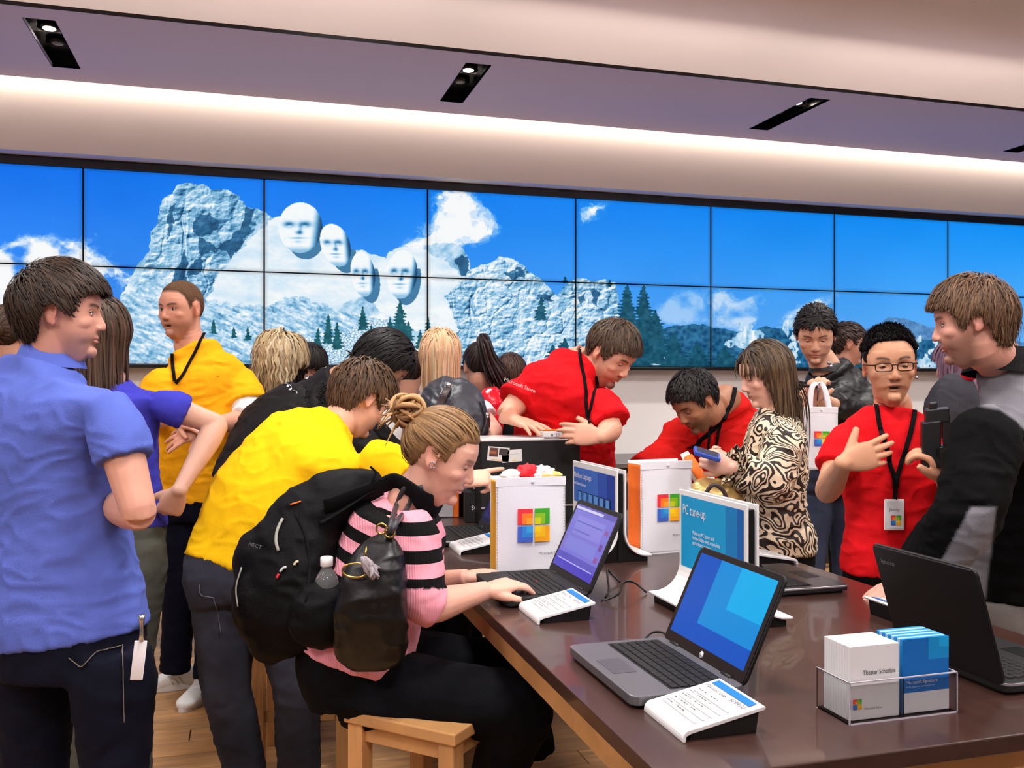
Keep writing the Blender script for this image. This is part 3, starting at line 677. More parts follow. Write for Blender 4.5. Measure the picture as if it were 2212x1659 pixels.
def cap(M, c, s, thick, m, col, root, hl=0., bulk=(1, 1, 1), name='hair', nseed=1, rough=.004):
    V, f = ell((0, 0, 0), (1, 1, 1), None, 56, 40); sp = C0 + V * CR
    e = sp[:, 2] - (np.interp(sp[:, 1], HLy, HLz) + hl); k = sst(-.012, .010, e)
    thick = thick * .55
    t = -.010 + k * (thick + .010); n = fbm(V * 5 + nseed, 3, nseed)
    g = np.asarray(bulk); P = C0 + V * (CR + t[:, None] * g) + V * (rough * n * k)[:, None]
    cc = (.55 if m is MHAIR else 1.) * np.tile(lin(col), (len(V), 1)) * (1 + .25 * n[:, None])
    return mk(name, c + s * (P @ M.T), f, m, root, world=True, col=np.clip(cc, 0, 1))
def strands(M, c, s, n, L, w, cols, root, hl=0., h=(.03, .14), crown=(0, -.045, .11), grav=.25, steps=9, target=None, fall=1., curl=0., lift=0., seed=1, mask=None, name='hair_lock', out=0., collide=None, jitter=.25, bias=(0, 0, 0), tip=.12, Lvar=.3, hugz=-.03, hug=1.03, fringe=.012, free=None):
    far = np.linalg.norm(c - CAM) > 3; n = int(n * (.95 if far else 1.2)); w = w * (.78 if far else .70)
    R = np.random.default_rng(seed); D = R.normal(size=(n * 4, 3)); D /= np.linalg.norm(D, axis=1)[:, None]
    P = C0 + D * CR; ok = hairline(P, hl)
    if mask is not None: ok &= mask(P)
    P = P[ok][:n]; D = D[ok][:n]; n = len(P)
    nrm = D / CR; nrm /= np.linalg.norm(nrm, axis=1)[:, None]
    tgt = None if target is None else np.asarray(target)
    d = (P - np.asarray(crown)) if tgt is None else (tgt - P)
    d = d + np.asarray(bias) + R.normal(size=(n, 3)) * .02 * jitter * 4
    d = d - nrm * (d * nrm).sum(1)[:, None]; d /= np.linalg.norm(d, axis=1)[:, None] + 1e-9
    d = d + nrm * lift; hh = 1 + R.uniform(h[0], h[1], n); Ls = L * R.uniform(1 - Lvar, 1 + Lvar * .4, n)
    gl = M.T @ np.array([0, 0, -1.]); X = [P.copy()]; ph = R.uniform(0, 6.28, n); dn = R.normal(size=(n, 3)) * jitter * .25
    p = P.copy()
    for i in range(steps):
        if tgt is not None:
            t_ = tgt - p; dist = np.linalg.norm(t_, axis=1)[:, None]; d = d * .5 + t_ / (dist + 1e-6) * .8
        else: d = d + gl * grav * fall + dn * .3
        if curl:
            q = np.array([np.cos(ph + i * 1.6), np.sin(ph + i * 1.6), np.sin(ph * 2 + i * 1.3)]).T; dd = d + q * curl
        else: dd = d
        dd = dd / (np.linalg.norm(dd, axis=1)[:, None] + 1e-9); d = d / (np.linalg.norm(d, axis=1)[:, None] + 1e-9)
        step = (Ls / steps)[:, None] if tgt is None else np.minimum((Ls / steps)[:, None], np.linalg.norm(tgt - p, axis=1)[:, None] * .5)
        p_old = p; p = p + dd * step
        ez = p_old[:, 2] - (np.interp(p_old[:, 1], HLy, HLz) + hl); stop = ez < -np.where((p_old[:, 1] > .022) | (p_old[:, 1] < -.045), fringe, .004)
        if free is not None: stop &= (p_old[:, 1] > free)
        p = np.where(stop[:, None], p_old + dd * step * .12, p)
        q = (p - C0) / CR; m_ = np.linalg.norm(q, axis=1); lim = hh * min(1, .3 + .35 * (i + 1)) + (1 - min(1, .3 + .35 * (i + 1)))
        fx = m_ < lim; p = np.where(fx[:, None], C0 + q / m_[:, None] * lim[:, None] * CR, p)
        hg = (m_ > lim * hug) & (p[:, 2] > hugz); p = np.where(hg[:, None], C0 + (p - C0) / np.maximum(m_, 1e-6)[:, None] * (lim * hug)[:, None], p)
        q = (p - C0) / CR; nn = q / CR; nn /= np.linalg.norm(nn, axis=1)[:, None] + 1e-9; on_ = (fx | hg)[:, None]
        d = np.where(on_, d - nn * (d * nn).sum(1)[:, None] * .9, d)
        if collide is not None: p = collide(p)
        X.append(p.copy())
    X = np.stack(X, 1); m = steps + 1
    T = np.gradient(X, axis=1); T /= np.linalg.norm(T, axis=2)[..., None] + 1e-9
    NN = (X - C0) / CR ** 2; NN -= T * (NN * T).sum(2)[..., None]; NN /= np.linalg.norm(NN, axis=2)[..., None] + 1e-9; B = np.cross(T, NN)
    pr = np.interp(np.linspace(0, 1, m), [0, .15, .6, .85, 1], [.7, 1, .95, .6, tip])[None, :, None] * (w * R.uniform(.7, 1.3, n))[:, None, None]
    V = np.stack([X - B * pr, X + NN * pr * .55, X + B * pr], 2).reshape(-1, 3)
    b = (np.arange(n) * m * 3)[:, None] + (np.arange(m - 1) * 3)[None]; b = b.ravel()
    f = np.concatenate([np.stack([b + i, b + (i + 1), b + 3 + (i + 1), b + 3 + i], 1) for i in (0, 1)])
    cs = np.array([lin(x) for x in cols]); ci = R.integers(0, len(cs), n); cc = .72 * (cs[ci] * .6 + cs.mean(0) * .4) * R.uniform(.78, 1.2, n)[:, None]
    cc = np.repeat(np.repeat(cc[:, None], m, 1)[:, :, None], 3, 2).reshape(-1, 3)
    o = mk(name, c + s * (V @ M.T), f, MHAIR, root, world=True, col=np.clip(cc, 0, 1)); o['kind'] = 'stuff'
    return o

def snapper(V, f):
    T = BVHTree.FromPolygons([Vector(v) for v in V], f.tolist() if isinstance(f, np.ndarray) else f)
    def sn(px, py, off=.004):
        d = (px - 1106) / F * RT + FW + (829.5 - py) / F * UP; d = unit(d)
        h = T.ray_cast(Vector(CAM), Vector(d))
        if h[0] is None:
            return None
        return np.array(h[0]) - d * off * .3 + np.array(h[1]) * off * (1 if np.dot(np.array(h[1]), d) < 0 else -1)
    return sn
def ribbon(pts, w, m, root, name, thick=.0015, n=4, side=None):
    P = [p for p in pts if p is not None]
    if len(P) < 2: return None
    s = perp(P[-1] - P[0]) if side is None else side
    V, f = loft([(p, w, thick, s) for p in P], n, 8, 3); return mk(name, V, f, m, root, world=True)

def person(label, sp):
    """sp: head (c, fwd, s, ...), nk, sA, sB, hip, hipside, widths, arms, legs, colours"""
    base = np.array(sp.get('base', sp['hip'])); base[2] = 0
    root = empty('person', label, 'person', tuple(base)); vox = sp.get('vox', .005)
    c = np.asarray(sp['hc']); s = sp.get('hs', 1.); M = head_frame(c, sp['hd'], sp.get('hu'), sp.get('roll', 0.))
    skin = sp.get('skin', (208, 150, 122)); sA, sB, nk, hip = (np.asarray(sp[k], float) for k in ('sA', 'sB', 'nk', 'hip'))
    mid = (sA + sB) / 2; side = unit(sB - sA); half = np.linalg.norm(sB - sA) / 2; hs_ = unit(sp.get('hipside', side))
    hw, hb, ww, wb, cw, cb = sp['w']; ax = hip - mid
    r = sp.get('fat', 1.)
    for a in sp['arms']: a['sh'] = np.asarray(a['sh'], float) + (0, 0, -.012 - .30 * (a.get('r0', .075) - .04)) + unit(mid - a['sh']) * .018
    # body
    P = head_parts(M, c, s, sp.get('face', 1.), jaw=sp.get('jaw', 1.))
    h0 = c + s * (M @ np.array([0, -.022, -.02])); h1 = c + s * (M @ np.array([0, -.018, -.075])); nr = sp.get('neck', .056) * s
    P.append(loft([(h0, nr * .95, nr * .98, M[:, 0]), (h1, nr * .96, nr * 1.0, M[:, 0]), (h1 * .4 + nk * .6, nr, nr, side), (nk, nr * 1.12, nr * 1.05, side), (nk * .5 + mid * .5, nr * 1.1, nr * .9, side)], 4, 24))
    P.append(loft([(nk, .06, .05, side), (mid * .6 + nk * .4, half * .42, .055, side), (mid + ax * .06, half * .78, .068, side), (mid + ax * .25, cw * .86, cb * .8, side), (mid + ax * .6, ww * .84, wb * .82, hs_), (mid + ax * .92, hw * .8, hb * .8, hs_)], 4, 24))
    for a in sp['arms']:
        P += arm_parts(a['sh'], a['el'], a['wr'], a.get('r', 1.) * r)
        if a.get('hand') is not None: P += hand_parts(a['wr'], a['hand'], a['n'], a.get('side', 1), a.get('s', 1.), a.get('curl', (.3, .3, .3, .35)), a.get('thumb', .4), a.get('spread', .06), a.get('tdir'))
    V, Fq, N = remesh(P, vox, sp.get('it', 3))
    V = head_sculpt(V, N, M, c, s, sp.get('mouth', 0))
    Cc = head_paint(V, M, c, s, skin, sp.get('brow', (60, 42, 30)), sp.get('lip'), sp.get('stub', 0), sp.get('beard', 0), sp.get('buzz', 0), sp.get('mouth', 0), sp.get('buzzcol'), sp.get('hl', 0), sp.get('browz', 0.), sp.get('goatee', 0.))
    EV = eyes(M, c, s, skin, sp.get('eye', 'open'), sp.get('gaze', (0, 1, 0)))
    nV = len(V); Vs = [V]; Fs = Fq.tolist(); Cs = [Cc]; mi = [0] * len(Fs)
    for v, f, cc in EV:
        Vs.append(v); Fs += [[i + nV for i in q] for q in f]; mi += [1] * len(f); Cs.append(cc); nV += len(v)
    VA = np.concatenate(Vs); bo = mk('body', VA, Fs, [MSKIN, MEYE], root, world=True, col=np.concatenate(Cs), mi=mi)
    kp = np.linalg.norm(VA - c, axis=1) < .135 * s; fr_ = kp.mean(); decimate(bo, kp, min(.9, fr_ + .30 * (1 - fr_)))
    out = dict(root=root, M=M, c=c, s=s)
    # top
    t = sp.get('top')
    if t:
        z1 = 1.06
        K = [(hip + unit(ax) * t.get('hem', .0), hw, hb, hs_), (hip - ax * .12, hw * .99, hb * 1.0, hs_), (hip - ax * .42, ww, wb, unit(hs_ * .6 + side * .4)), (mid + ax * .28, cw, cb, side), (mid + ax * .06, max(half * 1.0, cw * .96), cb * .88, side), (mid * .62 + nk * .38 , half * .78, .078 * r, side), (mid * .26 + nk * .74, nr * 1.7, nr * 1.3, side), (nk + unit(nk - mid) * t.get('col', -.010), nr * 1.30, nr * 1.22, side)]
        if 'bend' in sp:
            for i in (1, 2, 3): K[i] = (K[i][0] + np.asarray(sp['bend']) * (.4, 1., .75)[i - 1],) + K[i][1:]
        Pt = [loft(K, 5, 32, 2.25)]
        for a in sp['arms']:
            if a.get('sl', 0) > 0: Pt += sleeve_parts(a['sh'], a['el'], a['wr'], a['sl'], a.get('r0', .075) * r, a.get('r1', .07) * r)
        Pt += t.get('extra', [])
        o, V, f = cloth_finish(Pt, t.get('vox', .0075), t.get('name', 'shirt'), t['m'], root, t.get('it', 5), t.get('wr', .006), t.get('ws', (8, 8, 15)), t.get('seed', 1), t.get('colf'), t.get('fold'))
        out['top'] = (V, f); VB, FB = join([(Vs[0], Fq), (V, f)]); out['sn'] = snapper(VB, FB)
    # trousers
    g = sp.get('legs')
    if g is None:
        hz = np.array([hip[0], hip[1], 0.]); l_ = []
        for q in (-.09, .09): l_.append((hip + hs_ * q - (0, 0, .05), np.array([*(hip + hs_ * q)[:2], .46]), np.array([*(hip + hs_ * q)[:2], .09]), M[:, 1]))
        g = dict(m=MBLKC, l=l_, vox=.012)
    for i_, (a_, b_, c_, d_) in enumerate(g['l']):
        if c_[2] > .16 and d_ is None and not sp.get('sit'): g['l'][i_] = (a_, b_, np.array([c_[0], c_[1], .10]), -FW if M[:, 1] @ FW < 0 else FW)
        elif d_ is None and not sp.get('sit'): g['l'][i_] = (a_, b_, np.array([c_[0], c_[1], max(.09, c_[2])]), M[:, 1])
    if g:
        Pl = [loft([(g.get('waist', hip - unit(ax) * .08), hw * .93, hb * .93, hs_), (hip, hw * .96, hb * .98, hs_), (hip + unit(g.get('down', (0, 0, -1))) * .09, hw * .9, hb * .95, hs_)], 4, 28, 2.3)]
        for hj, kn, an, foot in g['l']:
            hj, kn, an = map(np.asarray, (hj, kn, an)); u = kn - hj; v = an - kn; q = g.get('r', 1.)
            Pl.append(tube([hj - u * .1, hj + u * .15, hj + u * .55, kn, kn + v * .3, kn + v * .75, an + v * .02], [.085 * q, .096 * q, .083 * q, .068 * q, .066 * q, .060 * q, .064 * q], 4, 20))
        o, V, f = cloth_finish(Pl, g.get('vox', .009), g.get('name', 'trousers'), g['m'], root, 4, .006, (11, 11, 14), g.get('seed', 3), g.get('colf'))
        out['legs'] = (V, f); out['lsn'] = snapper(V, f)
        for hj, kn, an, foot in g['l']:
            if foot is not None: shoe(root, np.asarray(an), unit(foot), g.get('shoe', (20, 20, 22)), g.get('fancy', False))
    return out

def shoe(root, an, d, colr, fancy=False):
    d = unit((d[0], d[1], 0)); s = np.cross(d, (0, 0, 1.)); z0 = 0.0; b = np.array([an[0], an[1], 0.])
    T = lambda y, z: b + d * y + np.array([0, 0, z])
    V, f = loft([(T(-.075, .045), .026, .030, s), (T(-.05, .05), .036, .046, s), (T(0, .055), .038, .05, s), (T(.06, .045), .042, .04, s), (T(.12, .034), .048, .028, s), (T(.17, .028), .044, .022, s), (T(.20, .024), .024, .014, s)], 4, 20, 2.4)
    V[:, 2] = np.maximum(V[:, 2], .012)
    sh_ = mk('shoe', V, f, mat('shoe_%d' % colr[0], colr, rough=.55), root, world=True)
    n = 28; a = np.linspace(0, 2 * math.pi, n, endpoint=False); px = np.cos(a) * .145 + .062; wv = np.sin(a) * (.040 + .010 * np.clip(np.cos(a), -1, 1))
    pts = b + px[:, None] * d + wv[:, None] * s
    V = np.vstack([pts + (0, 0, .001), pts + (0, 0, .026), [T(.06, .001)], [T(.06, .026)]]); f = [[i, (i + 1) % n, n + (i + 1) % n, n + i] for i in range(n)] + [[2 * n, (i + 1) % n, i] for i in range(n)] + [[2 * n + 1, n + i, n + (i + 1) % n] for i in range(n)]
    so = mk('sole', V, f, mat('sole_%d' % colr[0], tuple(min(255, int(x * .88 + 18)) for x in colr), rough=.6), root, world=True, smooth=False)
    if fancy:
        L = []
        for k in range(5):
            y = .05 + k * .018; z = .098 - .012 * k
            L.append(tube([T(y, z - .012) - s * .024, T(y + .004, z) - s * .01, T(y + .008, z) + s * .01, T(y + .012, z - .012) + s * .024], .0028, 3, 6))
        V, f = join(L); mk('lace', V, f, mat('lace', (245, 245, 245), rough=.7), root, world=True)
        for sg in (-1, 1):
            V, f = join([tube([T(.0 + k * .022, .03) + s * sg * .041, T(.025 + k * .022, .065) + s * sg * .036], .003, 2, 6) for k in range(3)]); mk('side_stripe', V, f, mat('stripe_grey', (190, 190, 192), rough=.6), root, world=True)
# ------------------------------------------------------------ the people in the photograph
A = at
def collar(root, c, axis, r0, r1, h, m, side, flat=.9, name='collar', th=.004, seg=28):
    c = np.asarray(c, float); ax = unit(axis); s = unit(side - ax * (side @ ax))
    K = [(c, r0, r0 * flat, s), (c + ax * h * .5, (r0 + r1) / 2, (r0 + r1) / 2 * flat, s), (c + ax * h, r1, r1 * flat, s), (c + ax * h, r1 - th, (r1 - th) * flat, s), (c + ax * h * .1, r0 - th, (r0 - th) * flat, s)]
    V, f = loft(K, 1, seg, 2, cap=False); return mk(name, V, f, m, root, world=True)
def lanyard(p, pts, m, w=.006, name='lanyard'):
    q = crom(np.array(pts, float), 7); P = [p['sn'](x, y, .007) for x, y in q]; P = [x for x in P if x is not None]
    if len(P) > 2: A_ = np.array(P); A_[1:-1] = (A_[:-2] + A_[1:-1] * 2 + A_[2:]) / 4; P = list(A_)
    return ribbon(P, w, m, p['root'], name, .002, 2, side=RT)
MBLKC = cloth('black_cloth', (8, 8, 9)); MLAN = cloth('lanyard_cloth', (16, 14, 16))
R3 = RT; PE = []
BR = (70, 48, 34)
# 1 ---- man in the blue polo, back to us
m = cloth('blue_pique', (92, 110, 196), bump=.6, bscale=420)
p = person('young man in a periwinkle blue polo seen from behind, dark jeans', dict(
    hc=A(136, 677, 2.25), hd=Dv(.965, -.03, .25), hs=.96, nk=A(112, 778, 2.26), neck=.058, sA=A(-62, 846, 2.38), sB=A(250, 852, 2.12), hip=A(152, 1372, 2.25), hipside=RT,
    w=(.186, .13, .172, .125, .19, .125), skin=(216, 160, 138), brow=(52, 36, 26), stub=.25, vox=.0034, jaw=1.04,
    arms=[dict(sh=A(250, 862, 2.12), el=A(300, 1108, 2.08), wr=A(215, 1080, 2.36), sl=.50, r0=.070, r1=.066, r=1.05), dict(sh=A(-62, 858, 2.38), el=A(-110, 1110, 2.4), wr=A(-20, 1090, 2.7), sl=.5)],
    top=dict(m=m, name='polo_shirt', hem=.0, ws=(5, 5, 4), wr=.009, vox=.007, seed=3),
    legs=dict(m=cloth('dark_denim', (13, 15, 30), bscale=500), l=[(A(75, 1430, 2.3), A(78, 1720, 2.3), A(80, 2050, 2.35), None), (A(245, 1430, 2.2), A(252, 1720, 2.2), A(255, 2050, 2.3), None)], r=1.02, name='jeans')))
HB = [(62, 44, 32), (48, 33, 24), (84, 60, 44), (38, 26, 20)]
cap(p['M'], p['c'], p['s'], .020, MHAIR, (42, 29, 21), p['root'], bulk=(.8, 1, 1.0), rough=.012)
strands(p['M'], p['c'], p['s'], 2400, .085, .0030, HB, p['root'], h=(.18, .30), grav=.05, lift=.25, curl=.05, seed=2, bias=(0, .05, 0), steps=8)
collar(p['root'], A(108, 792, 2.26), Dv(.06, 1, .02), .086, .068, .050, m, R3)
xs_ = np.linspace(148, 262, 26); ribbon([p['lsn'](x, np.interp(x, (148, 178, 210, 262), (1420, 1441, 1408, 1394)), .0035) for x in xs_], .0022, mat('seam_thread', (120, 110, 96), rough=.8), p['root'], 'pocket_seam', .001, 1)
ys_ = np.linspace(1392, 1560, 20); ribbon([p['lsn'](264 + (y - 1392) * .02, y, .0035) for y in ys_], .0016, mat('seam_thread', (120, 110, 96), rough=.8), p['root'], 'pocket_seam', .001, 1)
b = A(306, 1372, 2.02)
V, f = bev(box(-.014, .014, -.0015, .0015, -.10, -.012), .004, 2); V = V @ np.stack([RT, FW, UP + .12 * RT])
mk('name_tag', V + b, f, mat('tag_white', (236, 232, 236), rough=.4), p['root'], world=True)
V, f = tube([b + (0, 0, -.012), b + (0, 0, .02), b + (0, 0, .045)], [.006, .004, .009], 2, 10); mk('tag_clip', V, f, mat('chrome', (200, 200, 205), rough=.2, metal=.9), p['root'], world=True)

# 2 ---- long-haired person in royal blue tee, hand on hip
m = cloth('royal_blue', (62, 62, 178))
p = person('long-haired person in a royal blue tee with one hand on the hip', dict(
    hc=A(216, 724, 3.02), hd=Dv(.2, 0, .98), hs=1.03, nk=A(228, 812, 3.02), sA=A(100, 850, 3.1), sB=A(352, 852, 2.97), hip=A(258, 1150, 3.0), hipside=RT,
    w=(.155, .11, .145, .11, .175, .115), skin=(214, 168, 146), vox=.0048,
    arms=[dict(sh=A(350, 858, 2.97), el=A(470, 918, 3.05), wr=A(388, 1058, 2.9), hand=Dv(-.45, -.75, .3), n=Dv(.3, -.2, -.9), side=1, curl=(.6, .7, .8, .8), sl=.46, r0=.064, r1=.058, r=.92), dict(sh=A(100, 858, 3.1), el=A(60, 1000, 3.1), wr=A(60, 1110, 3.0), sl=.5)],
    top=dict(m=m, name='t_shirt', seed=5), legs=dict(m=cloth('olive_denim', (82, 84, 76), bscale=450), l=[(A(205, 1190, 3.05), A(195, 1430, 3.1), A(168, 1730, 3.1), Dv(-.2, 0, 1)), (A(300, 1190, 2.98), A(285, 1430, 2.98), A(290, 1745, 2.95), Dv(.2, 0, 1))], r=.95, name='jeans')))
HL = [(94, 72, 56), (78, 58, 44), (112, 86, 66), (66, 48, 38)]
cap(p['M'], p['c'], p['s'], .012, MHAIR, (70, 52, 40), p['root'], hl=-.02)
strands(p['M'], p['c'], p['s'], 1300, .34, .0042, HL, p['root'], hl=-.01, h=(.08, .22), grav=.5, seed=3, steps=14, curl=.04, free=.048)
V = [p['lsn'](x, y, .004) for x, y in ((300, 1172), (346, 1168), (345, 1230), (302, 1236), (300, 1172))]
ribbon(V, .0022, mat('seam_olive', (52, 52, 46), rough=.8), p['root'], 'pocket_seam', .001)

# 3 ---- man in yellow, talking
m = cloth('yellow_cotton', (250, 176, 22))
MY = m
p = person('man with buzzed hair in a yellow tee and black lanyard, talking', dict(
    hc=A(391, 668, 4.12), hd=Dv(-.42, -.08, -.90), hs=1.09, nk=A(412, 744, 4.16), neck=.062, sA=A(352, 792, 4.10), sB=A(512, 792, 4.22), hip=A(428, 1078, 4.2), hipside=RT,
    w=(.215, .145, .205, .15, .215, .15), fat=1.12, skin=(220, 158, 132), brow=(60, 40, 28), stub=.35, buzz=.85, buzzcol=(88, 62, 46), vox=.0046, mouth=.9, eye='open', gaze=(-.1, 1, -.1), jaw=1.05, face=1.03,
    arms=[dict(sh=A(518, 800, 4.24), el=A(540, 905, 4.12), wr=A(440, 922, 3.86), hand=Dv(-.85, -.35, -.2), n=Dv(.2, .6, -.7), side=-1, curl=(.1, .25, .2, .3), spread=.13, s=1.1, thumb=.2, sl=.72, r0=.088, r1=.090), dict(sh=A(350, 802, 4.08), el=A(330, 900, 4.0), wr=A(380, 905, 3.85), hand=Dv(.6, -.1, -.2), n=Dv(0, .6, -.7), side=1, sl=.6, r0=.09, r1=.085)],
    top=dict(m=m, name='t_shirt', seed=8, wr=.009), legs=dict(m=cloth('navy_trousers', (10, 11, 26)), l=[(A(398, 1110, 4.2), A(388, 1290, 4.15), A(378, 1446, 4.15), Dv(-.9, 0, -.35)), (A(470, 1110, 4.22), A(460, 1290, 4.15), A(452, 1462, 4.02), Dv(-.15, 0, -1))], r=1.1)))
for o in [o for o in p['root'].children if o.name.startswith(('shoe', 'sole'))]: bpy.data.objects.remove(o)
for x, y, d, dr in ((398, 1446, 4.25, Dv(-.93, 0, -.3)), (446, 1462, 4.12, Dv(-.22, 0, -1))): shoe(p['root'], on(x, 830 + 2783 / d, 0) , dr, (236, 234, 232), True)
cap(p['M'], p['c'], p['s'], .0035, MBUZZ, (104, 78, 60), p['root'], hl=.006, rough=.001)
lanyard(p, [(374, 738), (374, 765), (375, 795), (378, 824)], MLAN, .0075); lanyard(p, [(441, 712), (430, 742), (412, 780), (392, 815), (380, 828)], MLAN, .0075)
P_ = sleeve_parts(A(520, 840, 4.2), A(542, 905, 4.1), A(470, 918, 3.92), 1.35, .078, .068); o, V, f = cloth_finish(P_, .007, 'white_undersleeve', cloth('white_cotton', (232, 230, 228)), p['root'], 4, .006)

# 4 ---- man in yellow leaning over the table
m = MY if False else cloth('bright_yellow', (252, 200, 18))
p = person('brown-haired man in a bright yellow tee leaning over and pointing', dict(
    hc=A(782, 862, 3.2), hd=Dv(.66, -.52, .55), hs=1.03, nk=A(734, 908, 3.14), sA=A(562, 956, 3.2), sB=A(806, 958, 3.0), hip=A(508, 1228, 2.98), hipside=Dv(.9, .05, -.1),
    w=(.172, .135, .185, .155, .19, .14), bend=Dv(-.35, .85, .1) * .045, fat=1.08, skin=(232, 178, 152), brow=(60, 42, 30), stub=.3, vox=.0045, eye='down',
    arms=[dict(sh=A(806, 962, 3.0), el=A(890, 1044, 3.02), wr=A(990, 1040, 3.04), hand=Dv(.96, .13, .12), n=Dv(-.10, .85, -.52), side=-1, curl=(.03, .85, 1.0, 1.05), s=1.04, thumb=.7, sl=.75, r0=.076, r1=.070), dict(sh=A(560, 965, 3.22), el=A(570, 1085, 3.25), wr=A(640, 1130, 3.35), sl=.6, r0=.09, r1=.085)],
    top=dict(m=m, name='t_shirt', seed=12, wr=.008, ws=(12, 6, 7)), legs=dict(m=cloth('grey_denim', (58, 60, 72), bscale=500, noise=.35, nscale=5), l=[(A(488, 1280, 3.0), A(488, 1480, 2.95), A(545, 1735, 3.0), Dv(.2, 0, .9)), (A(600, 1280, 2.98), A(640, 1470, 2.9), A(650, 1745, 2.95), Dv(.4, 0, .9))], r=1.12, name='jeans', down=Dv(.15, -1, 0))))
HB2 = [(104, 74, 48), (84, 58, 36), (124, 92, 62), (66, 45, 30)]
cap(p['M'], p['c'], p['s'], .022, MHAIR, (74, 50, 32), p['root'], rough=.008)
strands(p['M'], p['c'], p['s'], 1700, .085, .0034, HB2, p['root'], h=(.18, .32), grav=.08, lift=.2, curl=.08, seed=5, steps=8)

for q in ([(432, 1262), (436, 1284), (462, 1290)], [(462, 1290), (472, 1330), (478, 1368)], [(508, 1262), (520, 1330), (545, 1420), (562, 1500), (585, 1600)]):
    q = crom(np.array(q, float), 8); ribbon([p['lsn'](x, y, .0035) for x, y in q], .0022, mat('denim_thread', (108, 108, 114), rough=.8), p['root'], 'denim_seam', .001, 1)

# 5 ---- seated woman, striped jumper
def stripes():
    m = bpy.data.materials.new('striped_knit'); m.use_nodes = True; nt = m.node_tree; N = nt.nodes; P = N['Principled BSDF']; P.inputs['Roughness'].default_value = .9; P.inputs['Specular IOR Level'].default_value = .2
    g = N.new('ShaderNodeNewGeometry'); sx = N.new('ShaderNodeSeparateXYZ'); a = N.new('ShaderNodeAttribute'); a.attribute_name = 'Col'; sc = N.new('ShaderNodeSeparateColor')
    nt.links.new(a.outputs['Color'], sc.inputs[0])
    fr = N.new('ShaderNodeMath'); fr.operation = 'FRACT'; mu = N.new('ShaderNodeMath'); mu.operation = 'MULTIPLY'; mu.inputs[1].default_value = 10.
    nt.links.new(sc.outputs[0], mu.inputs[0]); nt.links.new(mu.outputs[0], fr.inputs[0])
    gt = N.new('ShaderNodeMath'); gt.operation = 'GREATER_THAN'; gt.inputs[1].default_value = .52; nt.links.new(fr.outputs[0], gt.inputs[0])
    ml = N.new('ShaderNodeMath'); ml.operation = 'MULTIPLY'; nt.links.new(gt.outputs[0], ml.inputs[0]); nt.links.new(sc.outputs[1], ml.inputs[1])
    mx = N.new('ShaderNodeMix'); mx.data_type = 'RGBA'; mx.inputs[6].default_value = L4((240, 160, 176)); mx.inputs[7].default_value = L4((10, 9, 10)); nt.links.new(ml.outputs[0], mx.inputs[0])
    nt.links.new(mx.outputs[2], P.inputs['Base Color'])
    wv = N.new('ShaderNodeTexWave'); wv.inputs['Scale'].default_value = 55; tc = N.new('ShaderNodeTexCoord'); nt.links.new(tc.outputs['Object'], wv.inputs[0])
    b = N.new('ShaderNodeBump'); b.inputs['Strength'].default_value = .35; b.inputs['Distance'].default_value = .002; nt.links.new(wv.outputs[0], b.inputs['Height']); nt.links.new(b.outputs[0], P.inputs['Normal'])
    return m
def strcol(V, N):
    r = (V - CAM) @ RT; dd = (V - CAM) @ FW; px = 1106 + F * r / dd; py = 829.5 - F * (V[:, 2] - EYE) / dd
    u = V[:, 2] - .35 * np.clip(-.29 - r, 0, 1)                  # bands tilt a little over the back
    ph = (u - 1.095) / .0655
    blk = (V[:, 2] > .86) .astype(float) * (~((py > 1272) & (px > 855)))
    return np.stack([((ph + .26 + 40) / 10) % 10, blk, np.zeros(len(V))], 1)
p = person('woman on the stool in a pink and black striped jumper, hair pinned up', dict(
    hc=A(955, 985, 2.42), hd=Dv(.90, -.38, -.08), hs=1.0, nk=A(880, 1080, 2.44), neck=.053, sA=A(878, 1100, 2.62), sB=A(866, 1108, 2.28), hip=A(765, 1415, 2.42), hipside=unit(A(800, 1415, 2.25) - A(790, 1415, 2.6)),
    w=(.19, .155, .17, .14, .155, .140), base=(A(775, 1400, 2.42)[0], A(775, 1400, 2.42)[1], 0), skin=(226, 172, 150), brow=(130, 94, 62), vox=.0034, eye='down', lip=(204, 104, 108), jaw=.93, face=.98,
    arms=[dict(sh=A(893, 1105, 2.28), el=A(915, 1315, 2.24), wr=A(1045, 1277, 2.36), hand=Dv(.80, .12, .42), n=Dv(-.2, .9, -.25), side=1, curl=(.30, .35, .4, .45), s=.92, thumb=.6, sl=1.18, r0=.073, r1=.058, r=1.0), dict(sh=A(912, 1100, 2.62), el=A(915, 1270, 2.75), wr=A(1003, 1248, 2.66), hand=Dv(.93, .05, .25), n=Dv(-.1, .95, -.2), side=-1, curl=(.3, .35, .4, .4), s=.9, sl=1.1, r0=.07, r1=.06)],
    top=dict(m=stripes(), name='jumper', seed=14, wr=.005, vox=.006, colf=strcol),
    legs=dict(m=cloth('black_jeans', (8, 9, 15), noise=.5, nscale=6), l=[(A(790, 1490, 2.36), A(1122, 1530, 2.24), A(1060, 1720, 2.36), None), (A(800, 1440, 2.52), A(1120, 1450, 2.60), A(1145, 1620, 2.62), Dv(1, 0, .1))], r=1.14, name='jeans', down=Dv(.3, -1, 0), waist=A(772, 1380, 2.42)), sit=True))
ST = p; HW = [(168, 128, 84), (146, 106, 66), (190, 150, 102), (120, 86, 54)]
cap(p['M'], p['c'], p['s'], .010, MHAIR, (172, 128, 84), p['root'], rough=.002, hl=-.004)
strands(p['M'], p['c'], p['s'], 1700, .20, .0036, HW, p['root'], h=(.06, .16), target=(0, -.115, .062), seed=6, steps=10, jitter=.5)
bc = p['c'] + p['M'] @ np.array([0, -.128, .072]); R_b = p['M']
bp = []
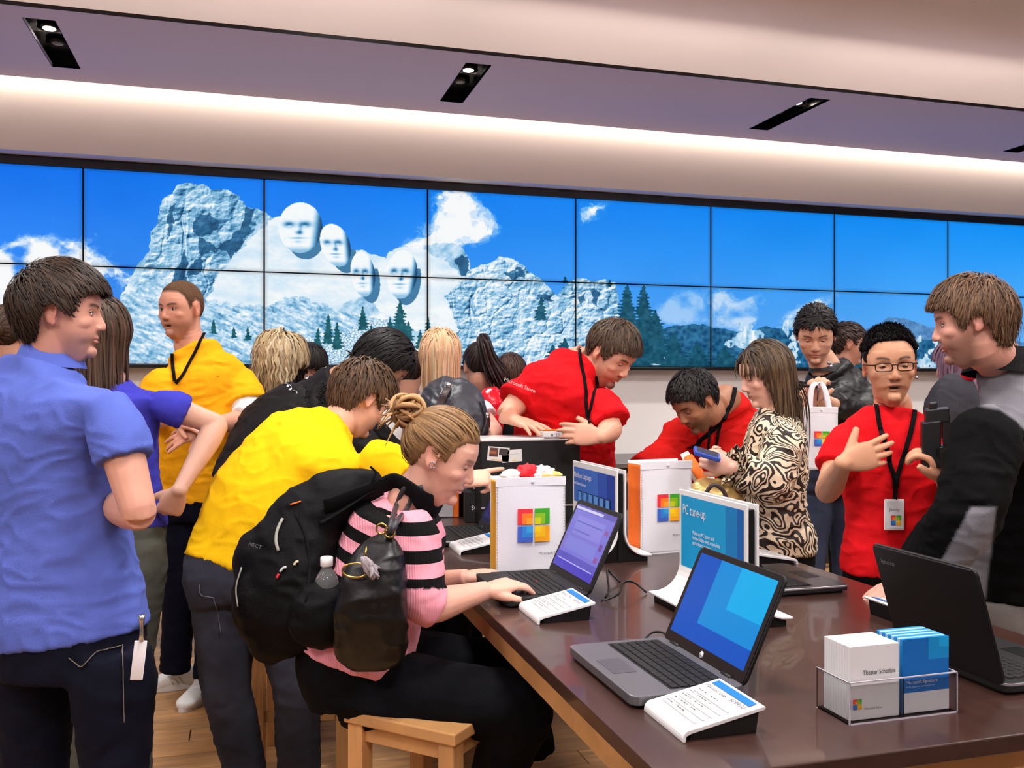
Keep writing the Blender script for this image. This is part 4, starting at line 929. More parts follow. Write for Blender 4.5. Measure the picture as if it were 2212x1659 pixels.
for k in range(44):
    a = k * .9; rr = .012 + .016 * rng.random(); cen = bc + R_b @ np.array([.012 * math.cos(a), .010 * math.sin(a) - .005, .012 * math.sin(a * 1.7)])
    e1 = unit(rng.normal(size=3)); e2 = unit(np.cross(e1, rng.normal(size=3))); r1 = .024 + .014 * rng.random(); q = [cen + r1 * (math.cos(t) * e1 + math.sin(t) * e2) for t in np.linspace(0, 3.6, 7)]
    bp.append(tube(q, [.002, .005, .006, .006, .006, .004, .001], 3, 8))
for k in range(16):   # loose ends sticking out of the bun
    e1 = unit(R_b @ np.array([rng.normal() * .5, -1.0, rng.normal() * .9 - .2])); q = [bc, bc + e1 * .03, bc + e1 * .06 + (0, 0, -.012), bc + e1 * .085 + (0, 0, -.045 * rng.random() - .01)]
    bp.append(tube(q, [.004, .0045, .003, .0008], 3, 6))
V, f = join(bp); cc = np.repeat(np.array([lin(HW[i % 4]) for i in range(len(bp))]), [len(b[0]) for b in bp], 0); mk('hair_bun', V, f, MHAIR, p['root'], world=True, col=cc)
V, f = join([tube([bc + R_b @ np.array([.018 * math.cos(t) , .012 + q, .026 * math.sin(t)]) for t in np.linspace(0, 6.0, 12)], .0032, 2, 8) for q in (-.004, .008)])
mk('hair_tie', V, f, mat('hair_tie_white', (238, 232, 222), rough=.35), p['root'], world=True)
q = p['c'] + p['M'] @ np.array([.083, -.004, -.020]); V, f = tube([q + .008 * (math.cos(t) * p['M'][:, 1] + math.sin(t) * p['M'][:, 2]) for t in np.linspace(0, 6.0, 12)], .0016, 2, 6); mk('earring', V, f, mat('chrome', (0, 0, 0)), p['root'], world=True)

# 6 ---- blonde with curls
p = person('woman with wavy blonde shoulder-length hair in a teal top', dict(
    hc=A(606, 778, 4.6), hd=Dv(.62, -.45, .6), hs=1.12, nk=A(572, 858, 4.6), sA=A(520, 878, 4.7), sB=A(640, 900, 4.5), hip=A(560, 1120, 4.6), w=(.16, .12, .14, .11, .16, .11), skin=(214, 164, 140), vox=.0055,
    arms=[dict(sh=A(640, 905, 4.5), el=A(660, 1000, 4.5), wr=A(700, 1040, 4.6), sl=.9)], top=dict(m=cloth('teal_knit', (18, 66, 70)), seed=16), legs=dict(m=MBLKC, l=[(A(530, 1160, 4.6), A(530, 1300, 4.6), A(530, 1425, 4.6), None), (A(600, 1160, 4.6), A(600, 1300, 4.6), A(600, 1425, 4.6), None)])))
cap(p['M'], p['c'], p['s'], .02, MHAIR, (140, 112, 74), p['root'], hl=-.02, rough=.01)
strands(p['M'], p['c'], p['s'], 1100, .22, .006, [(232, 206, 160), (204, 172, 124), (250, 232, 196), (160, 128, 88)], p['root'], hl=-.015, h=(.12, .35), grav=.32, curl=.42, seed=7, steps=12, free=.048)
# 7 ---- dark-haired face behind
p = person('dark-haired person beyond the blonde, only hair and brow visible', dict(
    hc=A(663, 790, 5.1), hd=Dv(.72, -.5, -.35), hs=1.05, nk=A(655, 850, 5.15), sA=A(600, 872, 5.2), sB=A(710, 872, 5.1), hip=A(655, 1080, 5.15), w=(.15, .11, .14, .11, .15, .11), skin=(208, 158, 132), vox=.006, eye='down',
    arms=[], top=dict(m=MBLKC, seed=17, vox=.01)))
cap(p['M'], p['c'], p['s'], .014, MHAIR, (26, 20, 20), p['root'], hl=-.005)
strands(p['M'], p['c'], p['s'], 500, .2, .006, [(28, 22, 22), (18, 14, 15), (40, 30, 28)], p['root'], hl=0, h=(.08, .2), grav=.5, seed=8, steps=10, free=.048)
# 8 ---- man in the black jacket leaning over
m = cloth('black_jacket', (24, 22, 24), rough=.6, noise=.1)
p = person('black-haired man in a black jacket bent over, white print on shoulder', dict(
    hc=A(826, 790, 3.89), hd=Dv(.72, -.66, .25), hu=Dv(.75, .62, .1), hs=1.15, nk=A(738, 822, 3.86), sA=A(640, 868, 4.09), sB=A(716, 880, 3.69), hip=A(535, 1050, 3.69), hipside=Dv(.5, -.3, -.7),
    w=(.17, .13, .18, .14, .19, .135), bend=Dv(-.3, .9, 0) * .06, skin=(186, 140, 112), brow=(20, 16, 16), vox=.0055, eye='down',
    arms=[dict(sh=A(722, 890, 3.69), el=A(800, 985, 3.64), wr=A(838, 1040, 3.74), sl=1.9, r0=.09, r1=.06), dict(sh=A(640, 880, 4.09), el=A(800, 930, 4.14), wr=A(860, 990, 4.14), sl=1.9, r0=.085, r1=.06)],
    top=dict(m=m, name='jacket', seed=19, wr=.010, vox=.008), legs=dict(m=MBLKC, l=[(A(520, 1100, 3.64), A(505, 1290, 3.59), A(500, 1560, 3.74), None), (A(590, 1100, 3.74), A(600, 1290, 3.64), A(610, 1560, 3.84), None)])))
cap(p['M'], p['c'], p['s'], .020, MHAIR, (14, 12, 14), p['root'], rough=.003)
strands(p['M'], p['c'], p['s'], 1100, .12, .005, [(16, 14, 16), (12, 10, 12), (34, 30, 32)], p['root'], h=(.14, .26), grav=.1, seed=9, steps=9, curl=.03, crown=(0, .03, .12), bias=(0, -.05, 0))
sw = [];
for cx, cy, a0, L_ in ((652, 812, .9, 34), (640, 822, 1.2, 30), (664, 818, .7, 30), (630, 838, 1.6, 26), (640, 846, 2.2, 18), (622, 832, 2.0, 20), (672, 802, .4, 26), (700, 796, .2, 30), (720, 788, .1, 22)):
    q = [p['sn'](cx + t * L_ * math.cos(a0 + t * 1.2) * .8, cy - t * L_ * .55 * math.sin(a0 + t * 1.3), .003) for t in np.linspace(-.5, .5, 9)]
    q = [x for x in q if x is not None]
    if len(q) > 2 and max(np.linalg.norm(np.diff(q, axis=0), axis=1)) < .10: sw.append(loft([(x, .0022 + .003 * math.sin(i), .0008, perp(q[-1] - q[0])) for i, x in enumerate(q)], 3, 6))
for V, f in sw: mk('shoulder_print', V, f, mat('print_white', (214, 214, 218), rough=.6), p['root'], world=True)
fu = []
for k in range(420):
    x, y = 690 + 46 * rng.random(), 828 + 62 * rng.random(); q = p['sn'](x, y, .002)
    if q is not None: dd = unit(rng.normal(size=3) + Dv(-.4, .6, -1)); fu.append(tube([q, q + dd * .018, q + dd * .03 + (0, 0, -.008)], [.0016, .0012, .0003], 1, 4))
V, f = join(fu); mk('fur_trim', V, f, mat('fur_dark', (40, 38, 40), rough=.9), p['root'], world=True)['kind'] = 'stuff'
# 9 ---- brown bun, white top
p = person('person with a small dark brown bun in a white top, back view', dict(
    hc=A(884, 806, 4.75), hd=Dv(-.1, -.2, .97), hs=1.0, nk=A(882, 866, 4.72), sA=A(822, 888, 4.8), sB=A(930, 888, 4.7), hip=A(880, 1080, 4.7), w=(.16, .12, .15, .12, .16, .12), skin=(196, 146, 120), vox=.006,
    arms=[dict(sh=A(822, 892, 4.8), el=A(815, 975, 4.8), wr=A(850, 1010, 4.9), sl=.9)], top=dict(m=cloth('white_cotton', (0, 0, 0)), seed=21, vox=.009)))
cap(p['M'], p['c'], p['s'], .010, MHAIR, (48, 30, 24), p['root'])
strands(p['M'], p['c'], p['s'], 500, .16, .005, [(62, 38, 30), (48, 30, 24), (82, 52, 40)], p['root'], h=(.05, .12), target=(0, -.105, .05), seed=10, steps=8)
V, f = ell(p['c'] + p['M'] @ np.array([0, -.118, .052]), (.034, .03, .034)); V = V + .006 * vnoise(V * 90)[:, None]; mk('hair_bun', V, f, MHAIR, p['root'], world=True, col=np.tile(lin((58, 36, 28)), (len(V), 1)))
# 10 ---- blonde in a white tee with bag
m = cloth('white_tee', (226, 228, 236))
p = person('woman with long straight strawberry-blonde hair in a white tee, back view', dict(
    hc=A(951, 772, 4.28), hd=Dv(-.1, -.18, .97), hs=1.06, nk=A(958, 838, 4.3), sA=A(893, 858, 4.38), sB=A(1030, 858, 4.22), hip=A(962, 1060, 4.28), w=(.175, .13, .165, .125, .17, .12), skin=(226, 176, 154), vox=.005,
    arms=[dict(sh=A(1028, 866, 4.22), el=A(1068, 930, 4.15), wr=A(1052, 960, 4.0), sl=.55, r0=.07, r1=.066), dict(sh=A(895, 866, 4.38), el=A(880, 960, 4.3), wr=A(910, 1000, 4.4), sl=.6)],
    top=dict(m=m, name='t_shirt', seed=23, vox=.008), legs=dict(m=MBLKC, l=[(A(935, 1090, 4.3), A(935, 1250, 4.3), A(935, 1460, 4.3), None), (A(990, 1090, 4.3), A(990, 1250, 4.3), A(990, 1460, 4.3), None)])))
cap(p['M'], p['c'], p['s'], .016, MHAIR, (206, 154, 106), p['root'], hl=-.02)
strands(p['M'], p['c'], p['s'], 1200, .29, .0055, [(255, 208, 156), (246, 186, 132), (255, 228, 184), (250, 196, 162)], p['root'], hl=-.02, h=(.10, .24), grav=.5, seed=12, steps=12, free=.048)
BL = p
text('Microsoft Store', mat('ink_grey', (120, 120, 130), rough=.7), p['root'], (p['sn'](900, 852, .010) if p['sn'](900, 852) is not None else A(900, 852, 4.1)) - np.array(p['root'].location), Dv(.93, 0, -.36), UP, .018, lift=.004)
# 11 ---- dark ponytail, black top
p = person('dark-haired person with a high ponytail in a black top, back view', dict(
    hc=A(1036, 794, 4.75), hd=Dv(-.15, -.3, .94), hs=1.05, nk=A(1048, 858, 4.75), sA=A(990, 880, 4.8), sB=A(1108, 880, 4.7), hip=A(1050, 1080, 4.7), w=(.15, .12, .14, .11, .16, .11), skin=(196, 146, 124), vox=.006,
    arms=[dict(sh=A(1108, 884, 4.7), el=A(1120, 960, 4.6), wr=A(1080, 990, 4.6), sl=1.8)], top=dict(m=MBLKC, seed=25, vox=.009)))
cap(p['M'], p['c'], p['s'], .010, MHAIR, (34, 22, 22), p['root'])
strands(p['M'], p['c'], p['s'], 600, .16, .005, [(42, 26, 26), (30, 20, 20), (60, 38, 36)], p['root'], h=(.05, .12), target=(0, -.095, .085), seed=13, steps=8)
q0 = p['c'] + p['M'] @ np.array([0, -.11, .10]); pp = []
for k in range(70):
    j = rng.normal(size=3) * .014; pp.append(tube([q0, q0 + (0, 0, .02) + j * .5, q0 + Dv(.2, -.2, -.5) * .05 + j, q0 + Dv(.4, -1, -.3) * .12 + j * 1.3, q0 + Dv(.45, -1, -.2) * .24 + j * 2], [.006, .009, .009, .007, .002], 2, 6))
V, f = join(pp); cc = np.repeat(np.array([lin([(42, 26, 26), (30, 20, 20), (66, 42, 38)][i % 3]) for i in range(70)]), [len(b[0]) for b in pp], 0); mk('ponytail', V, f, MHAIR, p['root'], world=True, col=cc)
# 12 ---- brown head
p = person('brown-haired head half hidden behind the big man in red', dict(
    hc=A(1103, 812, 5.0), hd=Dv(.1, -.2, .97), hs=1.04, nk=A(1106, 880, 5.0), sA=A(1050, 900, 5.05), sB=A(1165, 900, 4.98), hip=A(1106, 1080, 5.0), w=(.16, .12, .15, .12, .16, .12), skin=(196, 146, 120), vox=.006, arms=[], top=dict(m=MBLKC, seed=27, vox=.01)))
cap(p['M'], p['c'], p['s'], .014, MHAIR, (66, 44, 38), p['root'], hl=-.02)
strands(p['M'], p['c'], p['s'], 500, .18, .005, [(82, 54, 46), (62, 40, 34), (104, 72, 58)], p['root'], hl=-.02, h=(.06, .16), grav=.4, seed=14, steps=8, free=.048)

# 13 ---- big man in red by the black box
MR = cloth('red_cotton', (222, 22, 30))
p = person('heavy man in a red tee with goatee looking down at the black box', dict(
    hc=A(1322, 762, 3.9), hd=Dv(.60, -.62, -.50), hs=1.16, nk=A(1252, 786, 4.0), neck=.066, sA=A(1140, 812, 4.02), sB=A(1292, 838, 3.86), hip=A(1222, 1000, 4.22), hipside=RT,
    w=(.225, .18, .225, .19, .205, .16), fat=1.12, skin=(222, 166, 140), brow=(70, 50, 36), stub=.25, goatee=.8, vox=.0042, eye='down', face=1.04, jaw=1.05,
    arms=[dict(sh=A(1140, 826, 4.02), el=A(1096, 892, 3.92), wr=A(1108, 906, 3.90), hand=Dv(.66, -.20, -.62), n=Dv(.1, .95, -.25), side=-1, curl=(.10, .12, .15, .2), spread=.16, s=1.15, thumb=.1, sl=.62, r0=.088, r1=.088, r=1.1), dict(sh=A(1296, 852, 3.86), el=A(1322, 925, 3.78), wr=A(1297, 944, 3.66), hand=Dv(-.95, .12, -.1), n=Dv(.1, .2, -.95), side=1, curl=(.3, .35, .4, .45), s=1.12, sl=.85, r0=.084, r1=.080, r=1.05)],
    top=dict(m=MR, name='t_shirt', seed=29, wr=.010), legs=dict(m=MBLKC, l=[(A(1180, 1040, 4.36), A(1180, 1230, 4.38), A(1180, 1440, 4.38), None), (A(1270, 1040, 4.36), A(1270, 1230, 4.38), A(1270, 1440, 4.38), None)], r=1.1)))
BIG = p
cap(p['M'], p['c'], p['s'], .014, MHAIR, (72, 54, 40), p['root'], rough=.003)
strands(p['M'], p['c'], p['s'], 1300, .07, .0042, [(98, 76, 58), (78, 58, 44), (116, 92, 72), (64, 48, 36)], p['root'], h=(.06, .15), grav=.05, seed=15, steps=7, lift=.15)
lanyard(p, [(1250, 745), (1256, 790), (1264, 840), (1270, 885), (1273, 915)], MLAN, .007); lanyard(p, [(1290, 812), (1284, 850), (1276, 890), (1273, 915)], MLAN, .006)
text('Microsoft Store', mat('ink_white', (240, 235, 235), rough=.7), p['root'], np.array(A(1088, 822, 3.84)) - np.array(p['root'].location), Dv(.95, -.38, -.15), Dv(.25, .95, -.2), .016, lift=0)

# 14 ---- man in red leaning down with black straps
p = person('dark-haired man in a long-sleeved red top leaning down, black straps', dict(
    hc=A(1500, 866, 3.90), hd=Dv(-.70, -.60, -.38), hs=1.08, nk=A(1566, 862, 4.14), neck=.060, sA=A(1480, 915, 4.15), sB=A(1630, 890, 4.3), hip=A(1590, 1110, 4.2), hipside=RT,
    w=(.20, .15, .20, .16, .20, .15), bend=Dv(.4, .7, .1) * .04, fat=1.1, skin=(172, 120, 92), brow=(16, 12, 12), stub=.4, beard=.25, vox=.0048, eye='down',
    arms=[dict(sh=A(1476, 915, 4.17), el=A(1440, 985, 4.1), wr=A(1376, 1020, 3.95), sl=1.9, r0=.084, r1=.06, hand=Dv(-.8, -.5, -.1), n=Dv(0, 1, 0)), dict(sh=A(1632, 900, 4.3), el=A(1660, 1000, 4.3), wr=A(1600, 1040, 4.2), sl=1.8, r0=.09, r1=.06)],
    top=dict(m=cloth('red_shirt', (204, 26, 22)), name='shirt', seed=31, wr=.010), legs=dict(m=MBLKC, l=[(A(1550, 1140, 4.2), A(1550, 1290, 4.2), A(1550, 1480, 4.2), None), (A(1630, 1140, 4.2), A(1630, 1290, 4.2), A(1630, 1480, 4.2), None)])))
cap(p['M'], p['c'], p['s'], .013, MHAIR, (14, 11, 12), p['root'], rough=.004)
strands(p['M'], p['c'], p['s'], 1000, .045, .0045, [(20, 16, 17), (13, 10, 11), (40, 32, 30)], p['root'], h=(.08, .18), grav=.05, seed=16, steps=6, lift=.3, curl=.15)
for q in ([(1582, 806), (1586, 835), (1578, 870), (1560, 905), (1535, 935), (1500, 962), (1484, 968)], [(1534, 920), (1532, 950), (1530, 985), (1528, 1010)], [(1556, 915), (1550, 950), (1540, 985), (1532, 1010)]): lanyard(p, q, MLAN, .010 if q[0][0] == 1582 else .006, 'strap' if q[0][0] == 1582 else 'lanyard')
V, f = bev(box(-.035, .035, -.003, .003, -.09, 0), .006, 2); q = p['sn'](1530, 1018, .02); q = q if q is not None else A(1530, 1018, 3.95)
mk('badge', V @ np.stack([RT, FW, UP]) + q, f, mat('badge_white', (232, 232, 234), rough=.4), p['root'], world=True)

# 15 ---- woman in the zebra blouse
def zebra():
    m = bpy.data.materials.new('zebra_print'); m.use_nodes = True; nt = m.node_tree; N = nt.nodes; P = N['Principled BSDF']; P.inputs['Roughness'].default_value = .6
    tc = N.new('ShaderNodeTexCoord'); n = N.new('ShaderNodeTexNoise'); n.inputs['Scale'].default_value = 9.; n.inputs['Detail'].default_value = 1.6; n.inputs['Roughness'].default_value = .45; n.inputs['Distortion'].default_value = .5
    nt.links.new(tc.outputs['Object'], n.inputs['Vector']); mu = N.new('ShaderNodeMath'); mu.operation = 'MULTIPLY'; mu.inputs[1].default_value = 17; nt.links.new(n.outputs[0], mu.inputs[0])
    pp_ = N.new('ShaderNodeMath'); pp_.operation = 'PINGPONG'; pp_.inputs[1].default_value = .5; nt.links.new(mu.outputs[0], pp_.inputs[0])
    n2_ = N.new('ShaderNodeTexNoise'); n2_.inputs['Scale'].default_value = 60; nt.links.new(tc.outputs['Object'], n2_.inputs['Vector']); m2 = N.new('ShaderNodeMath'); m2.operation = 'MULTIPLY_ADD'; m2.inputs[1].default_value = .3; m2.inputs[2].default_value = -.15; nt.links.new(n2_.outputs[0], m2.inputs[0])
    ad = N.new('ShaderNodeMath'); ad.operation = 'ADD'; nt.links.new(pp_.outputs[0], ad.inputs[0]); nt.links.new(m2.outputs[0], ad.inputs[1])
    r = N.new('ShaderNodeValToRGB'); r.color_ramp.interpolation = 'LINEAR'; r.color_ramp.elements[0].position = .24; r.color_ramp.elements[0].color = L4((34, 22, 16)); r.color_ramp.elements[1].position = .27; r.color_ramp.elements[1].color = L4((236, 220, 188))
    nt.links.new(ad.outputs[0], r.inputs[0]); nt.links.new(r.outputs[0], P.inputs['Base Color']); return m
MZ = zebra()
p = person('woman in a zebra-print blouse with long brown hair looking at her phone', dict(
    hc=A(1652, 808, 3.42), hd=Dv(-.93, -.30, -.10), hs=1.0, nk=A(1688, 880, 3.42), neck=.050, sA=A(1690, 918, 3.25), sB=A(1665, 912, 3.62), hip=A(1668, 1190, 3.42), hipside=Dv(-.2, 0, 1),
    w=(.165, .145, .135, .105, .155, .115), skin=(236, 186, 164), brow=(74, 50, 36), lip=(170, 80, 76), vox=.0042, eye='down', jaw=.92, face=.97, base=(A(1668, 1190, 3.42)[0], A(1668, 1190, 3.42)[1], 0),
    arms=[dict(sh=A(1700, 925, 3.26), el=A(1668, 1048, 3.18), wr=A(1582, 1010, 3.14), hand=Dv(-.80, .28, .1), n=Dv(.3, -.1, -.95), side=-1, curl=(.75, .8, .85, .9), s=.92, thumb=.7, sl=1.82, r0=.085, r1=.062), dict(sh=A(1670, 920, 3.62), el=A(1640, 1030, 3.55), wr=A(1580, 1000, 3.35), hand=Dv(-.8, .3, -.1), n=Dv(0, -.3, .9), side=1, curl=(.7, .8, .9, .9), s=.9, sl=1.85, r0=.075, r1=.055)],
    top=dict(m=MZ, name='blouse', seed=33, wr=.010, vox=.0065), legs=dict(m=MBLKC, l=[(A(1655, 1220, 3.36), A(1655, 1400, 3.4), A(1660, 1640, 3.4), Dv(-1, 0, 0)), (A(1680, 1220, 3.5), A(1680, 1400, 3.5), A(1680, 1630, 3.5), Dv(-1, 0, 0))])))
cap(p['M'], p['c'], p['s'], .012, MHAIR, (62, 46, 38), p['root'], hl=-.006)
strands(p['M'], p['c'], p['s'], 1900, .36, .0040, [(84, 64, 50), (66, 50, 42), (112, 88, 60), (52, 38, 32), (124, 100, 66)], p['root'], h=(.05, .18), grav=.5, seed=17, steps=14, mask=lambda P: (P[:, 1] < .050), curl=.03, bias=(0, -.10, 0), free=.018)
for (q, r_) in ((A(1588, 1012, 3.14), .050), (A(1596, 1008, 3.15), .056)):
    fr = []; ax_ = unit(A(1582, 1010, 3.14) - A(1668, 1048, 3.18)); s1 = perp(ax_); s2 = np.cross(ax_, s1); n_ = 48
    ring = lambda rr, off, am: [q + ax_ * off + (rr + am * math.sin(t * 9)) * (math.cos(t) * s1 + math.sin(t) * s2) for t in np.linspace(0, 2 * math.pi, n_, endpoint=False)]
    V = np.array(ring(r_ * .8, -.01, 0) + ring(r_ * 1.05, .012, .008) + ring(r_ * 1.15, .026, .014)); f = [[k * n_ + j, k * n_ + (j + 1) % n_, (k + 1) * n_ + (j + 1) % n_, (k + 1) * n_ + j] for k in (0, 1) for j in range(n_)]
    mk('cuff_frill', V, f, MZ, p['root'], world=True)
ZB = p

# 16 ---- man in the leather jacket
MLE = mat('black_leather', (16, 16, 18), rough=.5, bump=.2, bscale=160, noise=.2, nscale=8)
p = person('black-haired man in a black leather jacket looking down at his hands', dict(
    hc=A(1762, 722, 4.55), hd=Dv(-.30, -.44, -.85), hs=1.14, nk=A(1782, 792, 4.62), neck=.060, sA=A(1730, 828, 4.6), sB=A(1862, 826, 4.7), hip=A(1790, 1020, 4.6), hipside=RT,
    w=(.20, .14, .20, .15, .205, .15), fat=1.08, skin=(220, 170, 142), brow=(22, 17, 16), vox=.0048, eye='down', face=1.06, browz=.002,
    arms=[dict(sh=A(1868, 838, 4.7), el=A(1868, 905, 4.5), wr=A(1790, 868, 4.28), hand=Dv(-.85, .35, -.1), n=Dv(.3, -.3, -.9), side=-1, curl=(.6, .8, .9, 1.0), s=1.1, sl=1.85, r0=.092, r1=.058), dict(sh=A(1728, 838, 4.58), el=A(1712, 905, 4.4), wr=A(1752, 872, 4.25), hand=Dv(.1, .8, -.3), n=Dv(-.6, 0, -.6), side=1, curl=(.8, .9, .9, 1.0), s=1.1, sl=1.85, r0=.09, r1=.058)],
    top=dict(m=MLE, name='leather_jacket', seed=35, wr=.009, ws=(12, 12, 18), vox=.007), legs=dict(m=cloth('blue_denim', (62, 72, 96), bscale=450, noise=.2, nscale=6), l=[(A(1755, 1060, 4.6), A(1750, 1230, 4.55), A(1750, 1400, 4.6), Dv(-.2, 0, -1)), (A(1830, 1060, 4.65), A(1830, 1230, 4.6), A(1835, 1400, 4.65), Dv(.1, 0, -1))], r=1.05, name='jeans')))
cap(p['M'], p['c'], p['s'], .018, MHAIR, (15, 13, 15), p['root'], rough=.006)
strands(p['M'], p['c'], p['s'], 1300, .075, .0046, [(20, 17, 19), (13, 11, 13), (44, 38, 36)], p['root'], h=(.07, .20), grav=.02, seed=18, steps=8, lift=.3, curl=.10, hug=1.08, bias=(0, -.12, 0), hl=.004)
collar(p['root'], A(1786, 806, 4.62), Dv(.02, 1, .1), .092, .082, .045, MLE, R3)
for x, y in ((1791, 784), (1794, 791)):
    V, f = tube([A(x, y, 4.46), A(x, y, 4.455)], .010, 1, 16); mk('snap_button', V, f, mat('chrome', (0, 0, 0)), p['root'], world=True)
ribbon([p['sn'](x, y, .004) for x, y in ((1772, 812), (1769, 835), (1766, 860), (1764, 885))], .003, mat('zip_metal', (110, 110, 118), rough=.3, metal=.8), p['root'], 'zip')
ribbon([p['sn'](x, y, .004) for x, y in ((1786, 826), (1806, 826), (1832, 826))], .003, mat('zip_metal', (0, 0, 0)), p['root'], 'pocket_zip', side=UP)
LJ = p
# 17 ---- head behind the leather jacket
p = person('short-haired man in profile behind the leather jacket shoulder', dict(
    hc=A(1832, 744, 5.5), hd=Dv(.96, -.1, -.1), hs=1.02, nk=A(1822, 812, 5.5), sA=A(1815, 835, 5.65), sB=A(1815, 835, 5.3), hip=A(1815, 1020, 5.5), hipside=FW, w=(.17, .12, .16, .12, .17, .12), skin=(204, 150, 128), brow=(60, 40, 34), vox=.006, arms=[], top=dict(m=cloth('navy_cotton', (30, 34, 60)), seed=37, vox=.01),
    legs=dict(m=MBLKC, l=[(A(1815, 1050, 5.5), A(1815, 1150, 5.5), A(1815, 1300, 5.5), None)])))
cap(p['M'], p['c'], p['s'], .014, MHAIR, (56, 38, 34), p['root'])
strands(p['M'], p['c'], p['s'], 600, .05, .005, [(70, 48, 42), (50, 34, 30)], p['root'], h=(.10, .22), grav=.0, seed=19, steps=6, lift=.5, bias=(0, .1, 0))

# 18 ---- young man in red with glasses
p = person('young man in a red tee with glasses and name badge, gesturing', dict(
    hc=A(1921, 789, 2.9), hd=Dv(-.22, -.06, -.96), hs=1.01, nk=A(1928, 878, 2.95), neck=.053, sA=A(1820, 918, 2.95), sB=A(2032, 920, 2.93), hip=A(1920, 1236, 2.95), hipside=RT,
    w=(.148, .115, .135, .11, .165, .12), skin=(216, 160, 126), brow=(26, 19, 17), buzz=.0, vox=.0034, eye='down', mouth=.85, browz=.004, lip=(186, 104, 92), roll=-.04, jaw=.97,
    arms=[dict(sh=A(1818, 926, 2.95), el=A(1786, 1062, 2.82), wr=A(1822, 1000, 2.62), hand=Dv(.82, .22, .1), n=Dv(.10, .05, -1), side=-1, curl=(.10, .12, .16, .22), spread=.09, s=1.02, thumb=.02, tdir=(.80, .58, -.10), sl=.60, r0=.068, r1=.064, r=.95), dict(sh=A(2034, 928, 2.93), el=A(2062, 1060, 2.85), wr=A(2040, 1036, 2.62), hand=Dv(-.55, .80, -.1), n=Dv(.8, .3, -.45), side=-1, curl=(.7, .85, .9, .95), s=1.02, thumb=.8, sl=.65, r0=.068, r1=.064, r=.95)],
    top=dict(m=MR, name='t_shirt', seed=39, wr=.007, vox=.0065), legs=dict(m=MBLKC, l=[(A(1880, 1280, 2.95), A(1880, 1500, 2.95), A(1880, 1760, 2.95), Dv(0, 0, -1)), (A(1965, 1280, 2.95), A(1965, 1500, 2.95), A(1965, 1760, 2.95), Dv(0, 0, -1))], r=.98)))
JM = p; M = p['M']; c = p['c']; s = p['s']
cap(M, c, s, .010, MHAIR, (10, 9, 11), p['root'], hl=.008, rough=.001)
strands(M, c, s, 2600, .020, .0026, [(12, 10, 12), (20, 17, 19)], p['root'], hl=.010, h=(.10, .14), grav=-.35, seed=20, steps=4, lift=2.5, hug=1.2, mask=lambda P: P[:, 2] > .045)
gl = []
for sx in (-1, 1):
    q = [(sx * .031 + .0235 * np.sign(math.cos(t)) * abs(math.cos(t)) ** .5, .096 - .010 * abs(.55 + sx * math.cos(t) * .6) ** 2, -.002 + .0125 * np.sign(math.sin(t)) * abs(math.sin(t)) ** .5) for t in np.linspace(0, 2 * math.pi, 33)]
    gl.append(tube([c + s * (M @ np.array(v)) for v in q], .0016, 1, 8)); gl.append(tube([c + s * (M @ np.array(v)) for v in ((sx * .055, .088, .006), (sx * .070, .07, .006), (sx * .079, .0, .004), (sx * .079, -.015, -.004))], [.0022, .002, .0018, .0015], 3, 8))
gl.append(tube([c + s * (M @ np.array(v)) for v in ((-.009, .0965, .003), (0, .099, .006), (.009, .0965, .003))], .0018, 3, 8))
V, f = join(gl); gla = mk('glasses', V, f, mat('glasses_black', (18, 17, 20), rough=.25), p['root'], world=True)
q = c + s * (M @ np.array([-.080, -.008, -.044])); V, f = ell(q, (.0055, .0055, .0055)); mk('earring', V, f, mat('chrome', (0, 0, 0)), p['root'], world=True)
lanyard(p, [(1893, 878), (1900, 920), (1911, 960), (1922, 1000), (1930, 1030), (1933, 1052)], MLAN, .0075); lanyard(p, [(1974, 868), (1972, 905), (1958, 960), (1944, 1005), (1936, 1035), (1934, 1052)], MLAN, .0075)
ribbon([p['sn'](1933, 1030, .010), p['sn'](1932, 1060, .010), p['sn'](1931, 1078, .012)], .010, MLAN, p['root'], 'lanyard_strap')
def badge(root, q, w_, h_, name_txt):
    M_ = np.stack([RT, FW, UP]); V, f = bev(box(-w_ / 2, w_ / 2, -.003, .003, -h_, 0), .004, 2); b = mk('badge', V @ M_ + q, f, mat('badge_white', (0, 0, 0)), root, world=True)
    q_ = q - FW * .0032 - np.array(root.location)
    quadset([(-w_ * .40, -h_ * .93, w_ * .40, -h_ * .07, (225, 227, 232))], MPRINT, b, q_, RT, UP, 'badge_card')
    text(name_txt, mat('ink_dark', (60, 60, 66), rough=.7), b, q_ + RT * (-w_ * .28) - UP * h_ * .38 - FW * .0006, RT, UP, h_ * .10)
    logo(b, q_ + RT * w_ * .06 - UP * h_ * .68 - FW * .0008, RT, UP, w_ * .50)
q = p['sn'](1930, 1076, .016); q = q if q is not None else A(1930, 1076, 2.8)
badge(p['root'], q, .062, .096, 'Jimmy')
